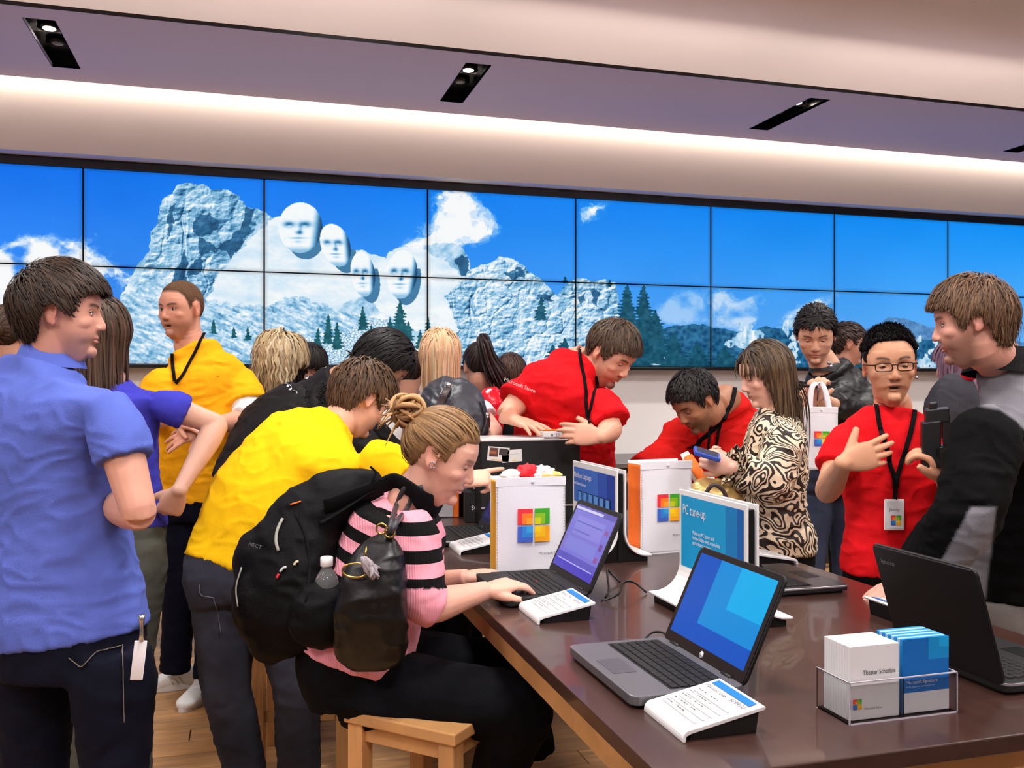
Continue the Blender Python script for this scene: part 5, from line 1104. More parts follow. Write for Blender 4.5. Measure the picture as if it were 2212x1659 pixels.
# 19 ---- man in grey and black fleece at the right
def jk(V, N):
    r = (V - CAM) @ RT; dd = (V - CAM) @ FW; px = 1106 + F * r / dd; py = 829.5 - F * (V[:, 2] - EYE) / dd
    g = lin((122, 122, 128)); b = np.array(lin((5, 5, 6))); edge = np.interp(px, [2000, 2100, 2160, 2212, 2400], [880, 872, 885, 925, 960]) + 6 * vnoise(V * 12)
    k = np.clip((edge - py) / 8 + .5, 0, 1); cuff = (py > 1095) & (px < 1.0 * (2152 - (py - 1095) * .12)) & (px > 2098 - (py - 1095) * .55)
    cs_ = lambda t: np.clip(t / 6 + .5, 0, 1); cuff = cs_(py - 1095) * cs_(2152 - (py - 1095) * .12 - px) * cs_(px - 2098 + (py - 1095) * .55); k = np.maximum(k, cuff); neck = (py < 800) & (px > 2090) & (py < 742 + (px - 2120) * .03 + 22); k = np.where(neck, 0, k)
    return b[None] * (1 - k[:, None]) + g[None] * k[:, None]
p = person('bearded man in a black and grey fleece jacket at the right edge', dict(
    hc=A(2096, 694, 2.52), hd=Dv(-.90, -.16, .36), hs=.99, nk=A(2162, 782, 2.57), neck=.060, sA=A(2128, 880, 2.38), sB=A(2292, 880, 2.80), hip=A(2205, 1275, 2.62), hipside=unit(A(2292, 880, 2.75) - A(2128, 880, 2.40)),
    w=(.185, .15, .18, .145, .20, .15), fat=1.08, skin=(216, 160, 140), brow=(84, 58, 40), beard=.35, stub=.3, vox=.0036, eye='open', gaze=(0, 1, -.1),
    arms=[dict(sh=A(2132, 890, 2.38), el=A(2092, 1110, 2.28), wr=A(1972, 1262, 2.44), hand=Dv(-.93, -.26, -.1), n=Dv(0, .95, -.25), side=-1, curl=(.18, .2, .22, .25), s=1.0, sl=1.88, r0=.094, r1=.062), dict(sh=A(2292, 890, 2.8), el=A(2330, 1100, 2.8), wr=A(2280, 1280, 2.7), sl=1.85, r0=.09, r1=.06)],
    top=dict(m=cloth('fleece', (0, 0, 0), vcol=True, bump=.5, bscale=260), name='fleece_jacket', seed=41, wr=.009, vox=.007, colf=jk), legs=dict(m=cloth('faded_denim', (104, 100, 96), bscale=450, noise=.2, nscale=7), l=[(A(2150, 1330, 2.55), A(2150, 1560, 2.5), A(2150, 1880, 2.6), None), (A(2270, 1330, 2.7), A(2270, 1560, 2.7), A(2280, 1850, 2.75), None)], name='jeans', r=1.1)))
cap(p['M'], p['c'], p['s'], .020, MHAIR, (76, 54, 38), p['root'], rough=.012)
strands(p['M'], p['c'], p['s'], 2500, .12, .0026, [(124, 90, 62), (98, 68, 46), (146, 110, 80), (74, 52, 36)], p['root'], h=(.08, .22), grav=.14, seed=21, steps=10, lift=.2, curl=.24, hug=1.06)
collar(p['root'], A(2170, 812, 2.58), Dv(.10, 1, .1), .115, .088, .075, mat('fleece_black', (12, 12, 14), rough=.95, bump=.6, bscale=300), R3)
# 20 ---- hooded person behind
p = person('person in a grey hooded top with lilac hair behind the glasses man', dict(
    hc=A(2068, 790, 4.1), hd=Dv(-.55, -.1, .8), hs=1.0, nk=A(2080, 850, 4.1), sA=A(2032, 880, 4.1), sB=A(2150, 880, 4.15), hip=A(2090, 1080, 4.1), w=(.17, .13, .16, .13, .19, .14), skin=(206, 150, 130), vox=.006,
    arms=[dict(sh=A(2036, 884, 4.1), el=A(2015, 960, 4.0), wr=A(2010, 1030, 4.0), sl=1.8, r0=.09)], top=dict(m=cloth('grey_marl', (176, 172, 172)), name='hooded_top', seed=43, vox=.009), legs=dict(m=MBLKC, l=[(A(2060, 1120, 4.1), A(2060, 1300, 4.1), A(2060, 1480, 4.1), None), (A(2120, 1120, 4.1), A(2120, 1300, 4.1), A(2120, 1480, 4.1), None)])))
cap(p['M'], p['c'], p['s'], .012, MHAIR, (124, 96, 118), p['root'], hl=-.01)
strands(p['M'], p['c'], p['s'], 700, .22, .0055, [(150, 116, 140), (120, 92, 112), (170, 138, 160)], p['root'], h=(.08, .2), grav=.45, curl=.15, seed=22, steps=10, free=.048)
V, f = loft([(A(2030, 838, 4.0), .05, .03, RT), (A(2046, 852, 3.98), .075, .045, RT), (A(2070, 862, 3.98), .06, .04, RT)], 4, 16); mk('hood', V, f, cloth('grey_marl', (0, 0, 0)), p['root'], world=True)
HD = p
# 21 ---- far left head
p = person('dark-haired person at the far left behind the blue polo, back view', dict(
    hc=A(34, 724, 3.7), hd=Dv(.2, -.1, .95), hs=1.02, nk=A(34, 800, 3.7), sA=A(-40, 830, 3.75), sB=A(100, 830, 3.65), hip=A(30, 1080, 3.7), w=(.16, .12, .15, .12, .17, .12), skin=(200, 150, 124), vox=.0055, arms=[dict(sh=A(-40, 836, 3.75), el=A(-60, 960, 3.7), wr=A(-30, 1040, 3.6), sl=1.8)], top=dict(m=cloth('navy_cotton', (0, 0, 0)), seed=45, vox=.009)))
cap(p['M'], p['c'], p['s'], .012, MHAIR, (58, 40, 30), p['root'])
strands(p['M'], p['c'], p['s'], 700, .16, .005, [(76, 54, 38), (58, 40, 30), (100, 74, 50)], p['root'], h=(.06, .14), target=(0, -.11, .0), seed=23, steps=8)
V, f = ell(p['c'] + p['M'] @ np.array([0, -.12, 0.]), (.04, .035, .035)); V = V + .006 * vnoise(V * 80)[:, None]; mk('hair_bun', V, f, MHAIR, p['root'], world=True, col=np.tile(lin((64, 44, 32)), (len(V), 1)))
# ------------------------------------------------------------ tables, stools, computers, bags
TZ = EYE - .58
MTOP = wood('dark_table_top', (62, 40, 34), (8, 1.2, 8), .30, .16, .25)
MEDG = mat('dark_edge', (40, 20, 18), rough=.4)
MOAK = wood('oak_apron', (196, 146, 92), (3, 3, 3), .45, .14)
MOAKV = wood('oak_leg', (196, 146, 92), (14, 14, 1.5), .45, .16)
def table(name, label, x0, x1, y0, y1, z, ins=.03):
    cx, cy = (x0 + x1) / 2, (y0 + y1) / 2; hx, hy = (x1 - x0) / 2, (y1 - y0) / 2
    e = empty(name, label, 'table', (cx, cy, 0))
    V, f = bev(box(-hx, hx, -hy, hy, z - .030, z), .0025, 2); mk('table_top', V, f, MTOP, e, smooth=False)
    for n_, b in (('apron', box(-hx + ins, -hx + ins + .024, -hy + ins + .07, hy - ins - .07, z - .105, z - .030)), ('apron', box(hx - ins - .024, hx - ins, -hy + ins + .07, hy - ins - .07, z - .105, z - .030)),
                  ('apron', box(-hx + ins + .07, hx - ins - .07, -hy + ins, -hy + ins + .024, z - .105, z - .030)), ('apron', box(-hx + ins + .07, hx - ins - .07, hy - ins - .024, hy - ins, z - .105, z - .030))):
        V, f = bev(b, .002, 1); mk(n_, V, f, MOAK, e, smooth=False)
    for sx in (-1, 1):
        for sy in (-1, 1):
            a, b = sx * (hx - ins - .035), sy * (hy - ins - .035); V, f = bev(box(a - .035, a + .035, b - .035, b + .035, 0, z - .030), .002, 1); mk('leg', V, f, MOAKV, e, smooth=False)
    return e
table('display_table', 'long dark-topped table with pale oak frame carrying the laptops in front', .588, 1.726, 1.206, 3.86, TZ)
table('display_table', 'dark table deep in the crowd, mostly hidden behind the standing people', -1.25, .55, 4.95, 5.85, TZ)
e = empty('wall_counter', 'grey-brown counter against the white wall behind the big man in red', 'counter', (2.6, 6.55, 0))
V, f = bev(box(-1.9, 2.9, -.42, .44, TZ - .035, TZ), .003, 1); mk('counter_top', V, f, mat('grey_counter', (104, 98, 96), rough=.4), e, smooth=False)
V, f = bev(box(-1.86, 2.86, -.36, .44, 0, TZ - .035), .002, 1); mk('cabinet', V, f, mat('dark_cabinet', (52, 36, 34), rough=.5), e, smooth=False)
MBK = mat('black_plastic', (12, 12, 13), rough=.4); MBKM = mat('black_matte', (16, 16, 18), rough=.62)
V, f = join([bev(box(-.07, .07, -.05, .05, 0, .035), .004, 1), box(-.05, .05, -.02, .02, .035, .05), box(-.045, -.03, -.01, .01, .05, .075)])
o = mk('docking_stand', V, f, MBK, None, smooth=False); o.location = (2.12, 6.25, TZ); tag(o, 'small black stand on the grey counter beside the big man in red', 'stand')

def stool(label, x, y, z, yaw, h=.36):
    e = empty('stool', label, 'stool', (x, y, 0), yaw)
    w_ = h / 2; V, f = bev(box(-w_, w_, -w_, w_, z - .03, z), .004, 2); mk('seat', V, f, MOAK, e, smooth=False)
    for sx in (-1, 1):
        for sy in (-1, 1):
            a, b = sx * (w_ - .03), sy * (w_ - .03); V, f = bev(box(a - .0225, a + .0225, b - .0225, b + .0225, 0, z - .03), .002, 1); mk('leg', V, f, MOAKV, e, smooth=False)
    for sx in (-1, 1):
        V, f = bev(box(sx * (w_ - .03) - .009, sx * (w_ - .03) + .009, -w_ + .05, w_ - .05, z - .075, z - .03), .001, 1); mk('seat_rail', V, f, MOAK, e, smooth=False)
        V, f = bev(box(-w_ + .05, w_ - .05, sx * (w_ - .03) - .009, sx * (w_ - .03) + .009, z - .075, z - .03), .001, 1); mk('seat_rail', V, f, MOAK, e, smooth=False)
        V, f = bev(box(-w_ + .05, w_ - .05, sx * (w_ - .03) - .009, sx * (w_ - .03) + .009, .2, .235), .001, 1); mk('foot_rail', V, f, MOAK, e, smooth=False)
    return e
stz = A(750, 1536, 2.27)[2]
yw = -TH - .50
q0 = A(728, 1528, 2.27); cx = q0[:2] + (.18 * np.array([math.cos(yw), math.sin(yw)]) - .18 * np.array([math.sin(yw), -math.cos(yw)]) * 1)
cxy = q0[:2] + rot('Z', yw)[:2, :2] @ np.array([.19, .19])
stool('oak stool under the seated woman in the striped jumper', cxy[0] - .02, cxy[1], stz, yw, .33)
q1 = A(672, 1480, 3.2); stool('oak stool mostly hidden behind the leaning man in yellow', q1[0], q1[1] + .25, .60, -.2)
V, f = bev(box(-.13, .13, -.10, .10, 0, .2), .003, 1); e = empty('storage_box', 'black box with orange print on the hidden stool behind the jeans', 'box', (q1[0] + .03, q1[1] + .25, .60)); mk('carton', V, f, MBKM, e, smooth=False)
quadset([(-.02, .06, .0, .09, (214, 78, 30)), (.006, .06, .026, .09, (214, 78, 30)), (.032, .06, .052, .09, (214, 78, 30))], MPRINT, e, (0, -.1005, 0), (1, 0, 0), (0, 0, 1), 'orange_print')

MALU = mat('grey_metal', (118, 118, 122), rough=.38, metal=.55); MSILV = mat('silver_edge', (196, 196, 204), rough=.25, metal=.7)
_key = {}
def key_mesh(w_, d_, h_, m, tagk):
    k = (w_, d_, tagk)
    if k not in _key:
        V, f = bev(box(-w_ / 2, w_ / 2, -d_ / 2, d_ / 2, 0, h_), .0012, 1, 30); me = bpy.data.meshes.new('key'); me.from_pydata(V.tolist(), [], f); me.materials.append(m); _key[k] = me
    return _key[k]
def laptop(label, x, y, yaw, w_, d_, lid, phi, deck, bezel, screen, each=True, th=.022, lidmat=None, ports=False, trim=None, ktop=MBKM, rim=.010):
    e = empty('laptop', label, 'laptop', (x, y, TZ), yaw); hx = w_ / 2
    def rr(x0, x1, y0, y1, r, z0, z1, m=6):
        p = []
        for cx_, cy_, a0 in ((x1 - r, y1 - r, 0), (x0 + r, y1 - r, 90), (x0 + r, y0 + r, 180), (x1 - r, y0 + r, 270)):
            for k in range(m + 1): t = math.radians(a0 + 90 * k / m); p.append((cx_ + r * math.cos(t), cy_ + r * math.sin(t)))
        return prism(p, z0, z1, 'z')
    V, f = bev(rr(-hx, hx, 0, d_, .018, .006, th), .002, 2); b = mk('base', V, f, deck, e, smooth=False)
    V, f = bev(rr(-hx + .012, hx - .012, .010, d_ - .008, .012, 0, .0065), .001, 1); mk('underside', V, f, MBK, b, smooth=False)
    if trim is not None: V, f = bev(rr(-hx - .0008, hx + .0008, -.0008, d_, .018, th - .006, th - .001), .0005, 1); mk('silver_rim', V, f, trim, b, smooth=False)
    nc, nr = 14, 6; pitch = (w_ - .045) / nc; pr = min(.0185, d_ * .082); ky = d_ - .030 - nr * pr
    V, f = rr(-nc * pitch / 2 - .004, nc * pitch / 2 + .004, ky - .004, ky + nr * pr + .004, .004, th - .0006, th + .0004); kb = mk('keyboard', V, f, MBK, e, smooth=False)
    ks = []
    for r_ in range(nr):
        c_ = 0
        while c_ < nc:
            wd = 1
            if r_ == 0 and c_ == 3: wd = 6
            elif c_ == nc - 2 and r_ in (1, 2, 3): wd = 2
            elif c_ == 0 and r_ in (1, 2): wd = 1
            ks.append((-nc * pitch / 2 + (c_ + wd / 2) * pitch, ky + (r_ + .5) * pr, wd * pitch - .0028, pr - .0028)); c_ += wd
    if each:
        for kx, kyy, kw, kd in ks:
            o = bpy.data.objects.new('key', key_mesh(round(kw, 4), round(kd, 4), .0022, ktop, label[:6])); COL.objects.link(o); o.parent = kb; o.location = (kx, kyy, th + .0004)
    else:
        V, f = join([xf(bev(box(-kw / 2, kw / 2, -kd / 2, kd / 2, 0, .0022), .0008, 1, 30), None, (kx, kyy, th + .0004)) for kx, kyy, kw, kd in ks]); mk('keys', V, f, ktop, kb, smooth=False)['kind'] = 'stuff'
    V, f = rr(-.05, .04, .018, .018 + .05, .004, th - .0004, th + .0006); mk('touchpad', V, f, mat('touchpad', (92, 92, 98), rough=.3, metal=.3) if deck is MALU else MBK, e, smooth=False)
    # lid
    u = np.array([0, math.sin(phi), math.cos(phi)]); n_ = np.array([0, -math.cos(phi), math.sin(phi)]); X = np.array([1., 0, 0]); Ml = np.stack([X, n_, u], 1); hg = np.array([0, d_ - .006, th - .004])
    lx = hx - .002
    def rl(x0, x1, z0, z1, r, y0, y1, m=6):
        V, f = rr(x0, x1, z0, z1, r, y0, y1, m); return V[:, [0, 2, 1]], f
    V, f = bev(rl(-lx, lx, 0, lid, .016, -.007, 0), .0018, 2); L = mk('lid', V @ Ml.T + hg, *fixn(V, f)[1:], lidmat or bezel, e, smooth=False)
    V, f = rl(-lx + .003, lx - .003, .002, lid - .003, .014, 0, .0012); mk('bezel', V @ Ml.T + hg, f, bezel, L, smooth=False)
    sx, s0, s1 = lx - rim - .006, .026, lid - .014
    org = hg + n_ * .0014 + u * s0
    V = np.array([(-sx, 0), (sx, 0), (sx, s1 - s0), (-sx, s1 - s0)]); R_ = [(-sx, 0, sx, s1 - s0, screen[0])] + [(-sx + a * 2 * sx, b_ * (s1 - s0), -sx + c__ * 2 * sx, d__ * (s1 - s0), cl) for a, b_, c__, d__, cl in screen[1:]]
    # the viewer looks along -n_, so the picture's right is +X
    nn = 0; Vq = []; fq = []; cq = []
    for i, (x0, y0, x1, y1, cl) in enumerate(R_):
        for a, b_ in ((x0, y0), (x1, y0), (x1, y1), (x0, y1)): Vq.append(org + a * X + b_ * u + n_ * .00012 * i); cq.append(lin(cl))
        fq.append([4 * i, 4 * i + 1, 4 * i + 2, 4 * i + 3])
    mk('display', np.array(Vq), fq, MSCREEN, L, smooth=False, col=np.array(cq))
    for sg in (-.32, .32):
        V, f = tube([(sg * w_ - .016, d_ - .006, th - .001), (sg * w_ + .016, d_ - .006, th - .001)], .0055, 1, 12); mk('hinge', V, f, MBK, e)
    if ports:
        for k, (yy, ww) in enumerate(((.06, .008), (.085, .018), (.115, .013), (.14, .013), (.165, .012))):
            V, f = box(hx - .0005, hx + .0008, yy - ww / 2, yy + ww / 2, .010, .016); mk('port', V, f, MBK, b, smooth=False)
    return e, L, (hg, u, n_, lx)
B1 = (0, 86, 196)
e1, L, G = laptop('grey laptop with bright blue screen in the foreground', .657, 1.655, -math.pi / 2, .338, .228, .220, math.radians(25), MALU, MBK,
    [B1, (.30, .22, 1, 1, (0, 142, 222)), (.57, .50, 1, 1, (0, 176, 240))], True, .024, None, True)
hg, u, n_, lx = G; V, f = tube([hg + u * .013 + n_ * .001, hg + u * .013 + n_ * .002], .007, 1, 20); mk('round_badge', V, f, mat('badge_silver', (214, 216, 220), rough=.3), L); text('hp', mat('ink_black', (20, 20, 24), rough=.5), L, hg + u * .0095 + n_ * .0024 - np.array([.0045, 0, 0]), (1, 0, 0), u, .006, italic=.2)
PU = (122, 116, 214)
e2, L2, G2 = laptop('black laptop the seated woman is typing on', .642, 2.415, -math.pi / 2, .338, .232, .232, math.radians(25), MBKM, MBKM,
    [PU, (0, .92, 1, 1, (96, 88, 180)), (0, .93, .7, .97, (210, 206, 240)), (.14, .55, .84, .84, (136, 132, 222)), (.16, .74, .80, .76, (96, 92, 190)), (.16, .60, .6, .62, (104, 98, 196)), (.1, .30, .86, .50, (126, 130, 220)), (.88, .70, .95, .76, (150, 80, 150)), (.88, .46, .95, .56, (110, 70, 160)), (.88, .28, .95, .36, (150, 80, 150)), (0, .0, 1, .13, (70, 58, 190)), (0, .13, 1, .24, (92, 86, 190)), (.05, .125, .95, .14, (190, 186, 250))], True, .026)
V, f = tube([(0, .135, .0262), (0, .135, .030)], .0035, 1, 10); mk('pointing_stick', V, f, mat('red_rubber', (190, 20, 30), rough=.6), e2)
e3, L3, G3 = laptop('dark laptop beyond the left white bag, a finger pointing at its screen', .655, 3.33, -math.pi / 2, .34, .232, .235, math.radians(24), MBK, MBK,
    [(22, 22, 60), (.05, .6, .35, .9, (60, 70, 120)), (.4, .62, .62, .9, (220, 190, 60)), (.66, .6, .9, .9, (130, 70, 110)), (.05, .1, .9, .5, (36, 34, 96))], True, .022, None, False, MSILV)
e4, L4_, G4 = laptop('black laptop with silver edge on the right side behind the sign', 1.612, 2.32, math.pi / 2, .32, .25, .232, math.radians(24), mat('dark_gloss', (44, 42, 46), rough=.25, metal=.3), MBK, [(40, 70, 150)], True, .022, None, False, MSILV)
e5, L5, G5 = laptop('big black laptop seen from the back of its lid at the right', 1.585, 1.503, math.pi / 2, .292, .235, .232, math.radians(17), MBKM, MBK, [(30, 60, 130)], True, .024, mat('black_lid', (10, 10, 11), rough=.5), False, MSILV)
hg, u, n_, lx = G5
text('lenovo', mat('ink_silver', (150, 150, 154), rough=.4), L5, hg + u * .192 - n_ * .0078 + np.array([lx - .02, 0, 0]), (-1, 0, 0), u, .011)
V, f = bev(box(-lx + .01, lx - .12 + .06, -.0015, .0015, .0, .004), .001, 1); 
V, f = tube([hg + u * (.228) - n_ * .004 + np.array([lx - .01, 0, 0]), hg + u * .228 - n_ * .004 + np.array([-lx + .01, 0, 0])], .0035, 1, 8); mk('lid_edge', V, f, mat('edge_grey', (96, 98, 102), rough=.3, metal=.5), L5)
# cables behind the typing laptop
cb = [tube([(.93, 2.28, TZ + .004), (.96, 2.33, TZ + .012), (.985, 2.40, TZ + .03), (1.0, 2.44, TZ + .045), (1.02, 2.47, TZ + .03), (1.04, 2.44, TZ + .005)], .0032, 5, 8), tube([(.90, 2.24, TZ + .004), (.95, 2.24, TZ + .02), (.99, 2.30, TZ + .035), (1.03, 2.32, TZ + .03), (1.06, 2.30, TZ + .004)], .0028, 5, 8)]
for c_, lb in zip(cb, ('black power cable curling behind the typed-on laptop', 'thin black security cable beside the typed-on laptop')): o = mk('cable', c_[0], c_[1], MBK, None); tag(o, lb, 'cable')
c_ = tube([(.885, 1.80, TZ + .01), (.90, 1.86, TZ + .02), (.89, 1.90, TZ + .012), (.86, 1.88, TZ + .003)], .0025, 5, 8); o = mk('cable', c_[0], c_[1], MBK, None); tag(o, 'short black cable behind the foreground laptop hinge', 'cable')

# price and specification stands
MWP = mat('white_gloss', (238, 236, 236), rough=.25, coat=.2)
def spec(label, x, y, yaw, w_=.17, ln=.165, title='', price=''):
    e = empty('spec_stand', label, 'stand', (x, y, TZ), yaw, 'white specification stands beside the laptops')
    # local: x = across, y = from the low front lip to the raised back
    prof = [(0, .003)] + [(.012 - .012 * math.cos(t), .003 + .016 * math.sin(t)) for t in np.linspace(.2, math.pi / 2, 6)] + [(ln, .045), (ln + .003, .042), (ln, .038), (.016, .0125), (.007, .009), (.006, 0), (0, 0)]
    V, f = prism([(a, b) for a, b in prof], -w_ / 2, w_ / 2, 'x'); V, f = bev((V, f), .0012, 2, 50); mk('white_top', V, f, MWP, e, smooth=False)
    V, f = bev(prism([(.014, 0), (ln - .012, 0), (ln - .006, .036), (.02, .011)], -w_ / 2 + .006, w_ / 2 - .006, 'x'), .001, 1); mk('black_wedge', V, f, MBK, e, smooth=False)
    p0 = np.array([0, .012, .019]); p1 = np.array([0, ln, .045]); uy = unit(p1 - p0); L_ = np.linalg.norm(p1 - p0); ux = np.array([1., 0, 0])
    R_ = [(-w_ * .42, L_ * .84, w_ * .42, L_ * .95, (0, 112, 192))]
    for k in range(5): R_.append((-w_ * .40, L_ * (.12 + .11 * k), w_ * .40, L_ * (.16 + .11 * k), (206, 206, 208)))
    for k in range(5):
        x_ = -w_ * .38
        for j in range(9):
            l_ = w_ * (.022 + .045 * ((k * 7 + j * 5) % 4) / 4)
            if (j * 3 + k) % 5 != 4: R_.append((x_, L_ * (.170 + .11 * k), x_ + l_, L_ * (.188 + .11 * k), (84, 84, 88)))
            x_ += l_ + w_ * .018
    quadset(R_, MPRINT, e, p0, ux, uy, 'printed_card', .0016, .00006)
    if not title: return e
    text(title, mat('ink_dark', (0, 0, 0)), e, p0 + ux * (-w_ * .40) + uy * L_ * .73, ux, uy, .010, lift=.0026); text(price, mat('ink_dark', (0, 0, 0)), e, p0 + ux * (w_ * .14) + uy * L_ * .73, ux, uy, .010, lift=.0026)
    return e
spec('white specification stand in the foreground, in front of the grey laptop', .676, 1.404, -math.pi / 2, .150, .150, 'Pavilion dv6', '$799.00')
spec('white specification stand beside the black laptop being typed on', .672, 2.160, -math.pi / 2, .160, .148, 'Laptop T410', '$899.00')
spec('white specification stand beside the far laptop, left of the left bag', .690, 3.08, -math.pi / 2, .165, .15, '', '')
spec('white specification stand behind the big black laptop lid, by the hand', 1.66, 1.87, math.pi / 2, .165, .16, '', '')
spec('white specification stand behind the blue tune-up sign, by the silver-edged laptop', 1.70, 2.62, math.pi / 2, .165, .16, '', '')

# upright sign stands
def sign(label, x, y, ln, h, art):
    e = empty('sign_stand', label, 'sign', (x, y, TZ)); hl_ = ln / 2
    for sg in (-1, 1):
        cen = [(.014, h), (.014, .10)] + [(.014 + .075 * (1 - math.cos(t)), .10 - .078 * math.sin(t)) for t in np.linspace(.15, 1.45, 9)] + [(.108, .021)]
        th_ = .003; P_ = np.array(cen); Tn = np.gradient(P_, axis=0); Tn /= np.linalg.norm(Tn, axis=1)[:, None]; Nn = np.stack([-Tn[:, 1], Tn[:, 0]], 1)
        poly = np.vstack([P_ + Nn * th_, (P_ - Nn * th_)[::-1]]); poly[:, 0] *= sg
        V, f = bev(prism([tuple(q) for q in poly], -hl_, hl_, 'y'), .0012, 1, 50); mk('white_panel', V, f, MWP, e, smooth=False)
        V, f = bev(prism([(sg * .006, 0), (sg * .098, 0), (sg * .098, .013), (sg * .060, .019), (sg * .036, .030), (sg * .012, .07), (sg * .006, .07)], -hl_ + .012, hl_ - .012, 'y'), .001, 1); mk('black_foot', V, f, MBK, e, smooth=False)
    V, f = bev(box(-.008, .008, -hl_ + .006, hl_ - .006, 0, h - .012), .001, 1); mk('black_core', V, f, MBK, e, smooth=False)
    art(e, np.array([-.0172, hl_, 0.]), np.array([0, -1., 0]), np.array([0, 0, 1.]), ln, h)
    return e
MINKW = mat('ink_white', (0, 0, 0))
def art1(e, o, ux, uy, ln, h):
    quadset([(.012, .075, ln - .012, h - .014, (0, 158, 216)), (ln * .72, .075, ln - .012, h - .014, (0, 126, 198)), (ln * .88, .075, ln - .012, h - .014, (0, 96, 178))], MPRINT, e, o, ux, uy, 'poster', .0004, .0002)
    text('PC tune-up', MINKW, e, o + ux * .022 + uy * (h - .062), ux, uy, .026, width=.125, lift=.0016)
    text('Make any PC faster and\nmore reliable with a complete\nperformance tune-up.', MINKW, e, o + ux * .078 + uy * (h - .110), ux, uy, .0105, width=.145, lift=.0016)
sign('white stand with the blue tune-up sign behind the foreground laptop', 1.145, 2.065, .345, .295, art1)
def art2(e, o, ux, uy, ln, h):
    R_ = [(.014, h * .52, ln - .014, h - .02, (62, 108, 196)), (ln * .60, h * .52, ln * .8, h - .02, (48, 84, 180)), (ln * .8, h * .52, ln - .014, h - .02, (36, 66, 160))]
    for k in range(6):
        x_ = .055 + k * (ln - .09) / 6; R_ += [(x_, h * .46, x_ + .040, h * .66, (24, 22, 40)), (x_ + .004, h * .52, x_ + .036, h * .65, (90, 150, 220)), (x_, h * .42, x_ + .040, h * .455, (120, 120, 126) if k % 2 else (50, 20, 30))]
        R_.append((x_, h * .34, x_ + .03, h * .352, (170, 170, 175)))
    quadset(R_, MPRINT, e, o, ux, uy, 'poster', .0004, .00015)
    text('Medium Laptops', MINKW, e, o + ux * .022 + uy * (h - .056), ux, uy, .020, width=.17, lift=.004); text('with Windows Experience', MINKW, e, o + ux * .022 + uy * (h - .082), ux, uy, .011, width=.12, lift=.004)
sign('white stand with a blue laptop poster between the two white bags', 1.165, 2.925, .41, .300, art2)

# white carrier bags
MBAG = mat('white_bag', (236, 238, 244), rough=.55, bump=.15, bscale=240); MORG = mat('orange_gusset', (232, 110, 24), rough=.6); MYEL = mat('yellow_gusset', (232, 178, 60), rough=.6)
def sheet(w_, h, m, parent, name, M, o, amp=.004, seed=1, bulge=0., th=.0012, nx=24, nz=30):
    a, b = np.meshgrid(np.linspace(-w_ / 2, w_ / 2, nx), np.linspace(0, h, nz)); n = vnoise(np.stack([a * 14, b * 9, np.full_like(a, seed * 3.3)], -1).reshape(-1, 3)).reshape(a.shape)
    y = amp * n - bulge * np.cos(np.pi * a / w_) * np.sin(np.pi * np.clip(b / h, 0, 1) * .9 + .1); V = []
    for q in (0, th): V.append(np.stack([a, y + q, b], -1).reshape(-1, 3))
    V = np.concatenate(V); idx = np.arange(nx * nz).reshape(nz, nx); fq = np.stack([idx[:-1, :-1], idx[:-1, 1:], idx[1:, 1:], idx[1:, :-1]], -1).reshape(-1, 4)
    f = fq.tolist() + (fq[:, ::-1] + nx * nz).tolist(); N_ = nx * nz
    br_ = list(idx[0]) + list(idx[1:, -1]) + list(idx[-1, -2::-1]) + list(idx[-2:0:-1, 0])
    for i in range(len(br_)): p_, q_ = int(br_[i]), int(br_[(i + 1) % len(br_)]); f.append([q_, p_, p_ + N_, q_ + N_])
    return mk(name, V @ np.asarray(M).T + np.asarray(o), f, m, parent)
